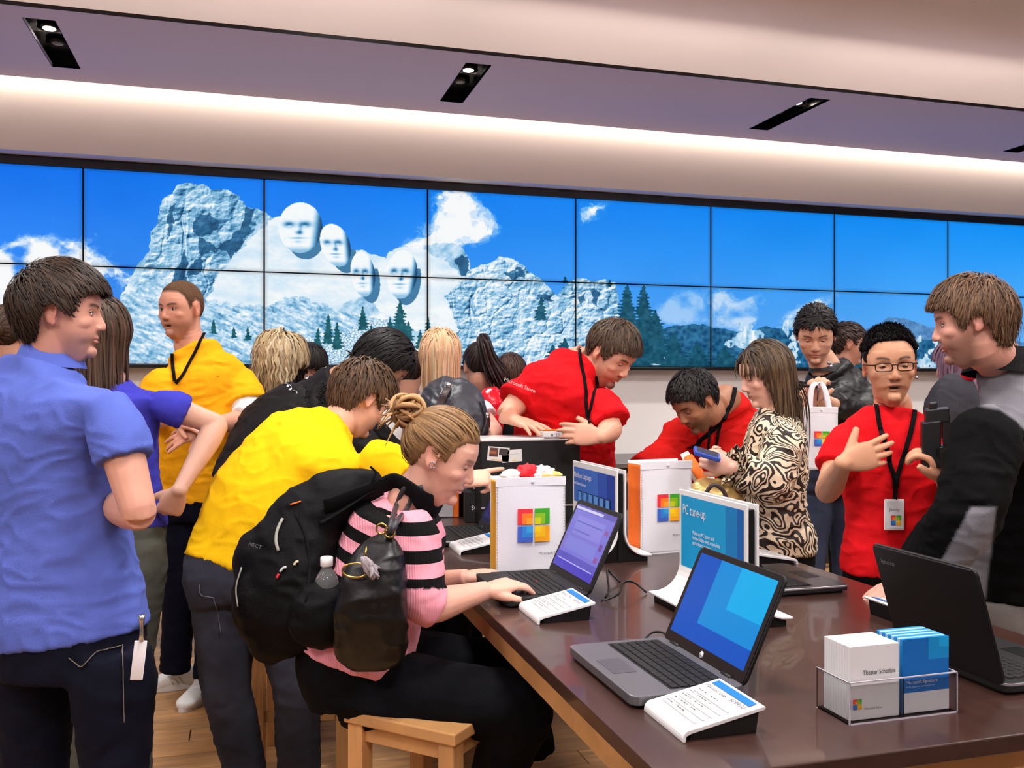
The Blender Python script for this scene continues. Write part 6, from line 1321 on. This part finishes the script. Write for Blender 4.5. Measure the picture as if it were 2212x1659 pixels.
def bag(label, loc, yaw, w_, h, dp, side_m, stuffing=True, handles=False, seed=1, z=TZ, lean=0.):
    e = empty('carrier_bag', label, 'bag', loc, yaw, 'white carrier bags with a four-colour logo'); I = np.eye(3) if not lean else rot('X', lean)
    T = lambda v: I @ np.asarray(v, float)
    fp = sheet(w_, h, MBAG, e, 'front_panel', I, T((0, -dp / 2, 0)), .0025, seed, .006); sheet(w_, h, MBAG, e, 'back_panel', I, T((0, dp / 2, 0)), .003, seed + 1, -.006)
    for sg in (-1, 1): sheet(dp, h * .97, side_m if sg < 0 else MBAG, e, 'side_gusset', I @ rot('Z', math.pi / 2), T((sg * (w_ / 2 - .002), 0, 0)), .004, seed + 2 + sg, -sg * .012)
    V, f = box(-w_ / 2, w_ / 2, -dp / 2, dp / 2, 0, .003); mk('bag_base', V @ I.T, f, MBAG, e, smooth=False)
    ux, uy = I @ np.array([1., 0, 0]), I @ np.array([0, 0, 1.]); q = T((w_ * .03, -dp / 2 - .0085, h * .50))
    logo(fp, q, ux, uy, w_ * .46); text('Microsoft Store', mat('ink_dark', (0, 0, 0)), fp, T((w_ * .10, -dp / 2 - .0075, h * .185)), ux, uy, .0085)
    V, f = bev(box(-w_ / 2 - .001, w_ / 2 + .001, -.0025, .0015, h - .026, h + .001), .0008, 1); mk('top_hem', V @ I.T + T((0, -dp / 2 - .001, 0)), f, MBAG, fp, smooth=False)
    V, f = ell(T((w_ * .02, -dp / 2 - .006, h - .013)), (.0055, .003, .0055)); mk('snap', V, f, mat('snap_white', (225, 225, 228), rough=.3), fp)
    for sg in (-1, 1):
        V, f = join([tube([T((sg * (w_ / 2 - .003), -dp / 2 - .003, b)), T((sg * (w_ / 2 - .006), -dp / 2 - .005, b + .006))], .0011, 1, 5) for b in np.arange(.01, h - .03, .009)]); mk('seam_stitches', V, f, mat('stitch', (214, 216, 222), rough=.8), fp)['kind'] = 'stuff'
    if stuffing:
        for k, (x_, cl, hh) in enumerate(((-.045, (240, 238, 236), .018), (.0, (226, 24, 40), .030), (.045, (240, 240, 240), .026), (.07, (226, 196, 110), .012))):
            c = T((x_, 0, h + hh * .2)); V, f = ell((0, 0, 0), (.040, .022, hh * 1.0), None, 30, 20); V = V * (1 + .32 * np.abs(vnoise(V * 55 + k * 9))[:, None] + .12 * vnoise(V * 140)[:, None]); mk('tissue_paper', V @ I.T + c, f, mat('tissue_%d' % k, cl, rough=.6), e, smooth=False)
    return e
q = A(1147, 1229, 2.80); bag('white carrier bag with red tissue, behind the typed-on laptop', (q[0], q[1] + .035, TZ), -.03, .222, .292, .075, MYEL, True, seed=3)
q = A(1420, 1190, 3.10); bag('white carrier bag right of the laptop poster sign', (q[0] + .030, q[1] + .045, TZ), .08, .200, .315, .09, MORG, False, seed=7)
# bag hanging from the leather-jacket man's wrist
q = A(1772, 1014, 4.14); b3 = bag('white carrier bag hanging by its handles from the leather-jacket man', tuple(q), -TH - .25, .145, .285, .06, MBAG, False, seed=11)
hn = []
for sg in (-1, 1):
    P_ = [(-.045, sg * .03, .27), (-.042, sg * .026, .34), (-.03, sg * .02, .385), (-.0, sg * .012, .392), (.02, sg * .02, .36), (.04, sg * .03, .27)]
    V, f = loft([(p_, .011, .0015, (1, 0, .01)) for p_ in P_], 5, 8, 3); mk('handle', V, f, MBAG, b3)

# black display box with white lid, stickers, flat pack on top
bx = A(1040, 950, 3.72); bw = .43; e = empty('packing_box', 'large black box with a white top and two photo stickers', 'box', (1.13, 3.70, TZ))
hz = 1.42 - (949 - 829.5) * 3.66 / 1960 - TZ
V, f = bev(box(-bw / 2, bw / 2, -.12, .12, 0, hz - .012), .003, 1); mk('carton', V, f, MBKM, e, smooth=False)
V, f = bev(box(-bw / 2 - .001, bw / 2 + .001, -.121, .121, hz - .012, hz), .002, 1); mk('white_lid', V, f, MWP, e, smooth=False)
def sticker(x0, z0, w_, h, a, R_):
    ux = np.array([math.cos(a), 0, math.sin(a)]); uy = np.array([-math.sin(a), 0, math.cos(a)]); quadset([(0, 0, w_, h, (226, 224, 222))] + [(x * w_, y * h, x1 * w_, y1 * h, c) for x, y, x1, y1, c in R_], MPRINT, e, (x0, -.1205, z0), ux, uy, 'sticker')
sticker(-.19, hz - .088, .092, .058, -.10, [(.08, .30, .48, .92, (90, 60, 50)), (.1, .5, .4, .7, (170, 100, 60)), (.52, .45, .92, .92, (60, 50, 50)), (.2, .06, .7, .11, (220, 160, 40))])
sticker(-.125, hz - .100, .086, .050, .06, [(.06, .55, .2, .72, (40, 40, 60)), (.3, .62, .9, .66, (190, 190, 192)), (.5, .10, .7, .17, (220, 180, 80))])
V, f = bev(box(-bw / 2, bw / 2, -.125, -.12, .07, .078), .001, 1); mk('silver_band', V, f, MSILV, e, smooth=False)
e = empty('flat_package', 'flat white package with orange top on the black box', 'package', (1.13 + .125, 3.62, TZ + hz + .0005), .05)
V, f = bev(box(-.075, .075, -.05, .05, 0, .028), .005, 2); mk('white_case', V, f, MWP, e, smooth=False); V, f = bev(box(-.074, .074, -.049, .049, .028, .031), .001, 1); mk('orange_cover', V, f, MORG, e, smooth=False)
quadset([(-.045, .006, -.037, .014, (60, 60, 60))] + [(-.025 + .012 * k, .005, -.017 + .012 * k, .020, (190, 190, 190)) for k in range(7)], MPRINT, e, (0, -.0503, 0), (1, 0, 0), (0, 0, 1), 'label_print')
# electronics box and orange-edged bag behind the far laptop
q = A(1036, 1124, 3.84); e = empty('product_box', 'black electronics box with white brand lettering behind the far laptop', 'box', (q[0], q[1], TZ), -.15)
V, f = bev(box(-.065, .065, -.05, .05, 0, .13), .002, 1); mk('carton', V, f, MBKM, e, smooth=False); text('SONY', MINKW, e, (-.040, -.051, .055), (1, 0, 0), (0, 0, 1), .018); 
V, f = bev(box(-.04, .06, -.045, .05, .13, .185), .002, 1); up = mk('inner_carton', V, f, MBKM, e, smooth=False); quadset([(-.03 + .022 * j, .012 + .011 * k, -.012 + .022 * j - .003 * ((j + k) % 2), .017 + .011 * k, (200, 200, 204)) for k in range(3) for j in range(3)], MPRINT, up, (0, -.0455, .13), (1, 0, 0), (0, 0, 1), 'small_print')
q = A(982, 1118, 3.98); e = empty('gift_bag', 'grey and orange striped bag at the far end of the table', 'bag', (q[0] - .03, q[1], TZ), -.1)
V, f = bev(box(-.055, .02, -.03, .03, 0, .125), .004, 1); mk('grey_side', V, f, mat('bag_grey', (186, 186, 192), rough=.5), e, smooth=False); V, f = bev(box(.02, .045, -.032, .032, 0, .15), .003, 1); mk('orange_side', V, f, MORG, e, smooth=False)

# leaflet holder
def cards(label, x, y, w_, h, n, th_, mats, front):
    e = empty('leaflet_stack', label, 'leaflets', (x, y, TZ + .004)); 
    for k in range(n):
        z = h - .001 * rng.random(); V, f = bev(box(-w_ / 2, w_ / 2, k * th_ + .0003, (k + 1) * th_ - .0002, 0, z), .0006, 1); mk('leaflet', V, f, mats[k % len(mats)], e, smooth=False)
    front(e, w_, h); return e
hx_, hy_ = .984, 1.320
def fr1(e, w_, h):
    text('Theater Schedule', mat('ink_dark', (0, 0, 0)), e, (-w_ * .24, 0, h * .60), (1, 0, 0), (0, 0, 1), .0085, width=.066); logo(e, np.array([-w_ * .36, -.0002, h * .215]), (1, 0, 0), (0, 0, 1), .0175); text('Microsoft Store', mat('ink_dark', (0, 0, 0)), e, (-w_ * .22, 0, h * .13), (1, 0, 0), (0, 0, 1), .0042, width=.036)
MCD = mat('white_card', (240, 240, 240), rough=.45)
cards('white leaflets in the clear holder, marked as a theatre timetable', hx_ + .055, hy_ + .006, .100, .127, 10, .0072, [MCD], fr1)
def fr2(e, w_, h):
    quadset([(-w_ / 2, .001, w_ / 2, h * .28, (236, 236, 238)), (-w_ / 2, h * .28, w_ / 2, h, (0, 104, 184)), (w_ * .05, h * .70, w_ / 2, h, (0, 142, 208)), (w_ * .28, h * .86, w_ / 2, h, (0, 166, 226))], MPRINT, e, (0, 0, 0), (1, 0, 0), (0, 0, 1), 'cover_print')
    text('Microsoft', MINKW, e, (-w_ * .46, 0, h * .40), (1, 0, 0), (0, 0, 1), .0058, width=.033, lift=.0015); text('Signature', MINKW, e, (-w_ * .10, 0, h * .40), (1, 0, 0), (0, 0, 1), .0058, italic=.25, width=.032, lift=.0015); text('The PC designed and optimized for you', MINKW, e, (-w_ * .46, 0, h * .35), (1, 0, 0), (0, 0, 1), .0022, width=.060, lift=.0015)
MBC = mat('blue_card', (20, 132, 206), rough=.35); MBC2 = mat('light_blue_card', (150, 200, 236), rough=.35)
cards('blue and white leaflets in the right half of the clear holder', hx_ + .163, hy_ + .008, .096, .130, 9, .0078, [MBC, MBC2], fr2)
MAC = mat('clear_acrylic', (250, 250, 252), rough=.04, trans=1., ior=1.3)
e = empty('leaflet_holder', 'clear acrylic two-pocket leaflet holder on the table corner', 'holder', (hx_, hy_, TZ))
for n_, b in (('front_wall', box(0, .218, -.0035, -.001, 0, .072)), ('back_wall', box(0, .218, .088, .0905, 0, .072)), ('side_wall', box(-.0025, 0, -.0035, .0905, 0, .072)), ('side_wall', box(.218, .2205, -.0035, .0905, 0, .072)), ('divider', box(.108, .1105, 0, .088, .003, .072)), ('holder_base', box(0, .218, -.001, .088, 0, .003))):
    V, f = bev(b, .0006, 1); mk(n_, V, f, MAC, e, smooth=False)
MRIM = mat('acrylic_edge', (196, 190, 200), rough=.2, spec=.6)
for b in (box(-.0025, .2205, -.0038, -.001, .0705, .0725), box(-.0025, -.0003, -.0035, .0905, .0705, .0725), box(.2183, .2205, -.0035, .0905, .0705, .0725), box(-.0028, -.0006, -.0038, -.0016, 0, .072), box(.2186, .2208, -.0038, -.0016, 0, .072), box(-.0025, .2205, -.0038, -.0016, 0, .0028)): mk('polished_edge', b[0], b[1], MRIM, e, smooth=False)

# ------------------------------------------------------------ things people carry
# black backpack of the seated woman
bp_ = dict(sn=None)
MPK = cloth('backpack_nylon', (8, 8, 10), rough=.6, bump=.5, bscale=300)
K = [(A(825, 1048, 2.46), .030, .040, RT), (A(752, 1072, 2.44), .070, .075, RT), (A(672, 1125, 2.42), .100, .105, RT), (A(640, 1205, 2.40), .120, .130, RT), (A(632, 1290, 2.38), .135, .135, RT), (A(645, 1352, 2.38), .130, .12, RT), (A(662, 1392, 2.38), .100, .09, RT)]
K = [(a, b, c, Dv(1, .25, .05)) for a, b, c, d in K]
base = A(660, 1390, 2.38); e = empty('backpack', 'large black backpack on the seated woman with a bottle in its pocket', 'backpack', tuple(base))
parts_ = [loft(K, 5, 32, 2.5), ell(A(560, 1215, 2.36), (.065, .08, .085)), ell(A(548, 1290, 2.34), (.055, .09, .10)), ell(A(590, 1165, 2.36), (.055, .07, .05)), ell(A(700, 1330, 2.24), (.085, .05, .085)), ell(A(760, 1310, 2.36), (.06, .09, .10))]
o, Vb, fb = cloth_finish(parts_, .007, 'pack_body', MPK, e, 5, .008, (12, 12, 14), 51); bs = snapper(Vb, fb)
def bz(pts, w_, m, name, th_=.002, off=.003): return ribbon([bs(x, y, off) for x, y in pts], w_, m, e, name, th_)
MWEB = cloth('webbing', (18, 18, 20)); MPIP = mat('reflective_piping', (150, 150, 140), rough=.4)
bz([(800, 1058), (760, 1085), (720, 1110), (690, 1128)], .020, MWEB, 'compression_strap'); bz([(612, 1120), (600, 1145), (597, 1170), (602, 1190)], .004, MPIP, 'zip_piping'); bz([(524, 1225), (512, 1270), (516, 1310)], .004, MPIP, 'zip_piping')
bz([(640, 1110), (660, 1160), (668, 1230), (660, 1300)], .003, MWEB, 'zip'); bz([(628, 1090), (650, 1084)], .004, MORG, 'orange_tab')
for (pp0, cl, nm) in (([(606, 1236), (612, 1228), (620, 1226)], (180, 180, 178), 'zip_pull'), ([(599, 1250), (604, 1240)], (190, 24, 34), 'zip_pull'), ([(636, 1222), (640, 1215), (645, 1214)], (200, 190, 160), 'zip_pull')): bz(pp0, .0045, mat('pull_%d' % cl[1], cl, rough=.5), nm, .003, .006)
text('NECT', mat('ink_grey', (0, 0, 0)), e, np.array(A(536, 1178, 2.245)) - base, Dv(.95, -.3, .1), Dv(.3, .95, 0), .009, lift=0)
q = bs(702, 1262, .0); q = (q if q is not None else A(702, 1262, 2.2)) ; bt = empty('water_bottle', 'clear water bottle with white cap in the backpack side pocket', 'bottle', tuple(q - UP * .11 + FW * .02))
V, f = tube([(0, 0, 0), (0, 0, .006), (0, 0, .09), (0, 0, .12), (0, 0, .145), (0, 0, .152)], [.027, .031, .031, .027, .013, .0125], 4, 24); mk('bottle_body', V, f, mat('clear_plastic', (245, 250, 252), rough=.05, trans=.9, ior=1.3), bt)
V, f = bev(tube([(0, 0, .150), (0, 0, .174)], .0155, 1, 24), .002, 1); mk('cap', V, f, MWP, bt)
V, f = tube([(0, 0, .03), (0, 0, .10)], .0275, 1, 24); mk('dark_drink', V, f, mat('drink', (30, 26, 26), rough=.2), bt)
W5 = ST['sn']
P_ = [bs(700, 1098, .01), bs(760, 1072, .012), bs(810, 1052, .014), W5(858, 1046, .010), W5(890, 1056, .012), W5(915, 1078, .012), W5(938, 1110, .012)]
ribbon(P_, .028, MWEB, e, 'shoulder_strap', .006, 5, side=Dv(.1, .8, -.5)); ribbon([bs(790, 1060, .01), A(800, 1040, 2.38), A(812, 1022, 2.38), A(800, 1008, 2.38)], .012, MWEB, e, 'grab_handle', .003)
# handbag
hb = A(800, 1320, 2.18); e = empty('handbag', 'black leather shoulder bag hanging at the seated woman\'s side', 'handbag', tuple(hb)); MHB = mat('bag_leather', (5, 5, 6), rough=.38, bump=.3, bscale=90)
Kp = [(A(838, 1160, 2.20), .020, .03, RT), (A(824, 1195, 2.18), .055, .045, RT), (A(808, 1260, 2.16), .074, .055, RT), (A(800, 1330, 2.16), .084, .06, RT), (A(802, 1395, 2.18), .086, .055, RT), (A(806, 1420, 2.2), .070, .04, RT)]
o, Vh, fh = cloth_finish([loft(Kp, 5, 28, 2.8)], .006, 'bag_body', MHB, e, 4, .008, (10, 10, 9), 53); MSTR = mat('strap_leather', (58, 58, 62), rough=.35)
for dx in (0, 22):
    P_ = [A(838 + dx * .3, 1160, 2.16), A(845 + dx * .5, 1130, 2.155), W5(858 + dx, 1095, .008), W5(876 + dx, 1058, .010), W5(892 + dx, 1050, .010)]
    P_ = [x for x in P_ if x is not None]; V, f = tube(P_, .0068, 5, 10); mk('strap', V, f, MSTR, e, world=True)
MBRS = mat('brass', (190, 160, 90), rough=.25, metal=1.)
for x, y in ((824, 1142), (842, 1150)):
    c_ = A(x, y, 2.14); V, f = tube([c_ + .012 * (math.cos(t) * RT + math.sin(t) * UP) for t in np.linspace(0, 6.1, 14)], .0024, 2, 8); mk('ring', V, f, MBRS, e, world=True)
c_ = A(768, 1232, 2.10); kc = empty('key_charm', 'brass ring with a grey feathered charm on the black shoulder bag', 'keyring', tuple(c_)); V, f = tube([.030 * (math.cos(t) * RT + .55 * math.sin(t) * UP) + (0, 0, 0) for t in np.linspace(0.6, 5.6, 18)], .0026, 2, 8); mk('ring', V, f, MBRS, kc)
V, f = tube([np.array(A(792, 1180, 2.1)) - c_, np.array(A(788, 1205, 2.09)) - c_], .0028, 2, 8); mk('clasp', V, f, MBRS, kc)
fe = []
for k in range(26): a0 = np.array(A(782 + 10 * rng.random(), 1202 + 14 * rng.random(), 2.09)) - c_; dd = Dv(.5 + .3 * rng.random(), -.9, 0) * (.03 + .025 * rng.random()); fe.append(tube([a0, a0 + dd * .5 + rng.normal(size=3) * .004, a0 + dd + rng.normal(size=3) * .006], [.004, .006, .002], 2, 6))
V, f = join(fe); mk('feather_tassel', V, f, mat('tassel', (160, 150, 156), rough=.8), kc)

# grey bag on the blonde's back
sb = BL['sn']; e = empty('backpack', 'dark grey slouchy rucksack on the straight-haired blonde', 'backpack', tuple(A(975, 940, 4.05))); MG = mat('rucksack_grey', (52, 54, 62), rough=.42, bump=.3, bscale=80)
Kp = [(A(975, 832, 4.10), .05, .04, RT), (A(975, 850, 4.06), .12, .08, RT), (A(975, 888, 4.02), .155, .11, RT), (A(975, 920, 4.02), .16, .11, RT), (A(975, 948, 4.05), .12, .09, RT)]
o, Vh, fh = cloth_finish([loft(Kp, 5, 28, 2.6)], .008, 'rucksack_body', MG, e, 4, .014, (12, 12, 7), 57); s2 = snapper(Vh, fh); MST = mat('strap_brown', (70, 58, 60), rough=.45)
ribbon([s2(940, 905, .006), s2(955, 868, .008), s2(966, 845, .01), sb(980, 815, .01) if sb(980, 815) is not None else None, sb(992, 798, .01)], .016, MST, e, 'strap', .003, side=RT); ribbon([s2(1040, 935, .006), s2(1047, 905, .006), s2(1035, 868, .006)], .014, MST, e, 'strap', .003)
for x, y in ((956, 856), (969, 836), (1048, 896)):
    q = s2(x, y, .01)
    if q is not None: V, f = ell(q, (.013, .008, .013)); mk('stud', V, f, mat('chrome', (0, 0, 0)), e, world=True)
# red glossy bag
e = empty('handbag', 'glossy red and pink bag beside the dark ponytail', 'handbag', tuple(A(1062, 925, 4.45))); Kp = [(A(1058, 842, 4.5), .03, .03, RT), (A(1062, 860, 4.48), .06, .04, RT), (A(1062, 900, 4.46), .065, .045, RT), (A(1062, 935, 4.46), .05, .04, RT)]
cloth_finish([loft(Kp, 4, 24, 2.4)], .008, 'bag_body', mat('red_vinyl', (214, 24, 44), rough=.2), e, 4, .008, (14, 14, 14), 58)
# grey pack and red strap on the hooded person
e = empty('backpack', 'dark grey backpack on the hooded person behind the glasses man', 'backpack', tuple(A(2068, 900, 3.9))); Kp = [(A(2072, 822, 3.92), .05, .05, RT), (A(2064, 845, 3.9), .09, .07, RT), (A(2060, 890, 3.88), .12, .08, RT), (A(2064, 935, 3.9), .11, .07, RT)]
cloth_finish([loft(Kp, 4, 24, 2.5)], .009, 'pack_body', cloth('dark_grey_nylon', (58, 58, 64)), e, 4, .008, (12, 12, 12), 59); V, f = tube([A(2078, 820, 3.88), A(2096, 808, 3.86), A(2110, 802, 3.86)], [.022, .028, .02], 4, 12); mk('red_flap', V, f, cloth('red_flap', (196, 26, 46)), e, world=True)
# gold bag and magazine beside the zebra woman
e = empty('handbag', 'gold leather bag on the table in front of the zebra blouse', 'handbag', tuple(A(1530, 1100, 3.2))); MGD = mat('gold_leather', (206, 178, 110), rough=.38, metal=.35, bump=.3, bscale=60)
Kp = [(A(1484, 1062, 3.22), .012, .03, UP), (A(1500, 1066, 3.2), .035, .06, UP), (A(1530, 1070, 3.2), .055, .08, UP), (A(1560, 1078, 3.2), .055, .075, UP), (A(1580, 1090, 3.22), .03, .05, UP)]
cloth_finish([loft(Kp, 5, 24, 2.4)], .006, 'bag_body', MGD, e, 4, .012, (16, 16, 22), 61); V, f = tube([A(1520, 1072, 3.08), A(1540, 1048, 3.06), A(1562, 1060, 3.07), A(1574, 1090, 3.1)], .007, 5, 10); mk('strap', V, f, mat('strap_brown', (0, 0, 0)), e, world=True)
e = empty('magazine', 'rolled colourful magazine standing in the gold bag', 'magazine', tuple(A(1515, 1040, 3.25)))
V, f = tube([A(1486, 985, 3.30), A(1505, 1015, 3.27), A(1528, 1050, 3.25)], [.018, .020, .016], 3, 16, flat=.45, side=RT); mk('orange_cover', V, f, MORG, e, world=True)
V, f = tube([A(1478, 978, 3.32), A(1496, 1012, 3.30), A(1515, 1050, 3.28)], [.016, .020, .016], 3, 16, flat=.4, side=RT); mk('white_pages', V, f, MCD, e, world=True)
# phones
def gadget(name, label, cat, c_, ux, uy, w_, h, th_, m, scr=None):
    ux = unit(ux); uy = unit(np.asarray(uy) - ux * (np.asarray(uy) @ ux)); n_ = np.cross(ux, uy); M_ = np.stack([ux, uy, n_], 1); e = empty(name, label, cat, tuple(c_))
    V, f = bev(box(-w_ / 2, w_ / 2, -h / 2, h / 2, -th_ / 2, th_ / 2), .005, 3); mk('case', V @ M_.T, f, m, e)
    if scr: quadset([(-w_ * .42, -h * .4, w_ * .42, h * .42, scr)], MPRINT, e, n_ * th_ / 2, ux, uy, 'glass_face')
    return e
gadget('phone', 'blue phone held by the woman in the zebra blouse', 'phone', A(1527, 981, 3.10), Dv(.15, .35, 1), Dv(-1, .36, .2), .050, .092, .017, mat('phone_blue', (62, 92, 190), rough=.35), (30, 34, 60))
gadget('phone', 'small black phone in the hands of the leather-jacket man', 'phone', A(1744, 834, 4.20), Dv(.3, -.1, 1), Dv(-1, .1, .2), .05, .09, .012, MBK)
# black sensor device in the glasses man's hand
e = empty('handheld_device', 'black boxy device with a clip top held by the glasses man', 'device', tuple(A(2016, 950, 2.60))); I3 = np.stack([Dv(.92, .12, -.35), Dv(.3, .05, .95), UP], 1)
bxs = [('main_case', box(-.032, .018, -.024, .024, -.080, .055)), ('upper_block', box(-.022, .040, -.022, .022, .048, .090)), ('clip', box(-.012, .010, -.012, .012, .088, .108)), ('hook_arm', box(.022, .042, -.02, .02, .0, .07)), ('lens_foot', box(.000, .034, -.024, .022, -.050, -.018))]
for n_, b in bxs: V, f = bev(b, .004, 2); mk(n_, V @ I3.T, f, mat('device_black', (22, 22, 24), rough=.38), e, smooth=False)
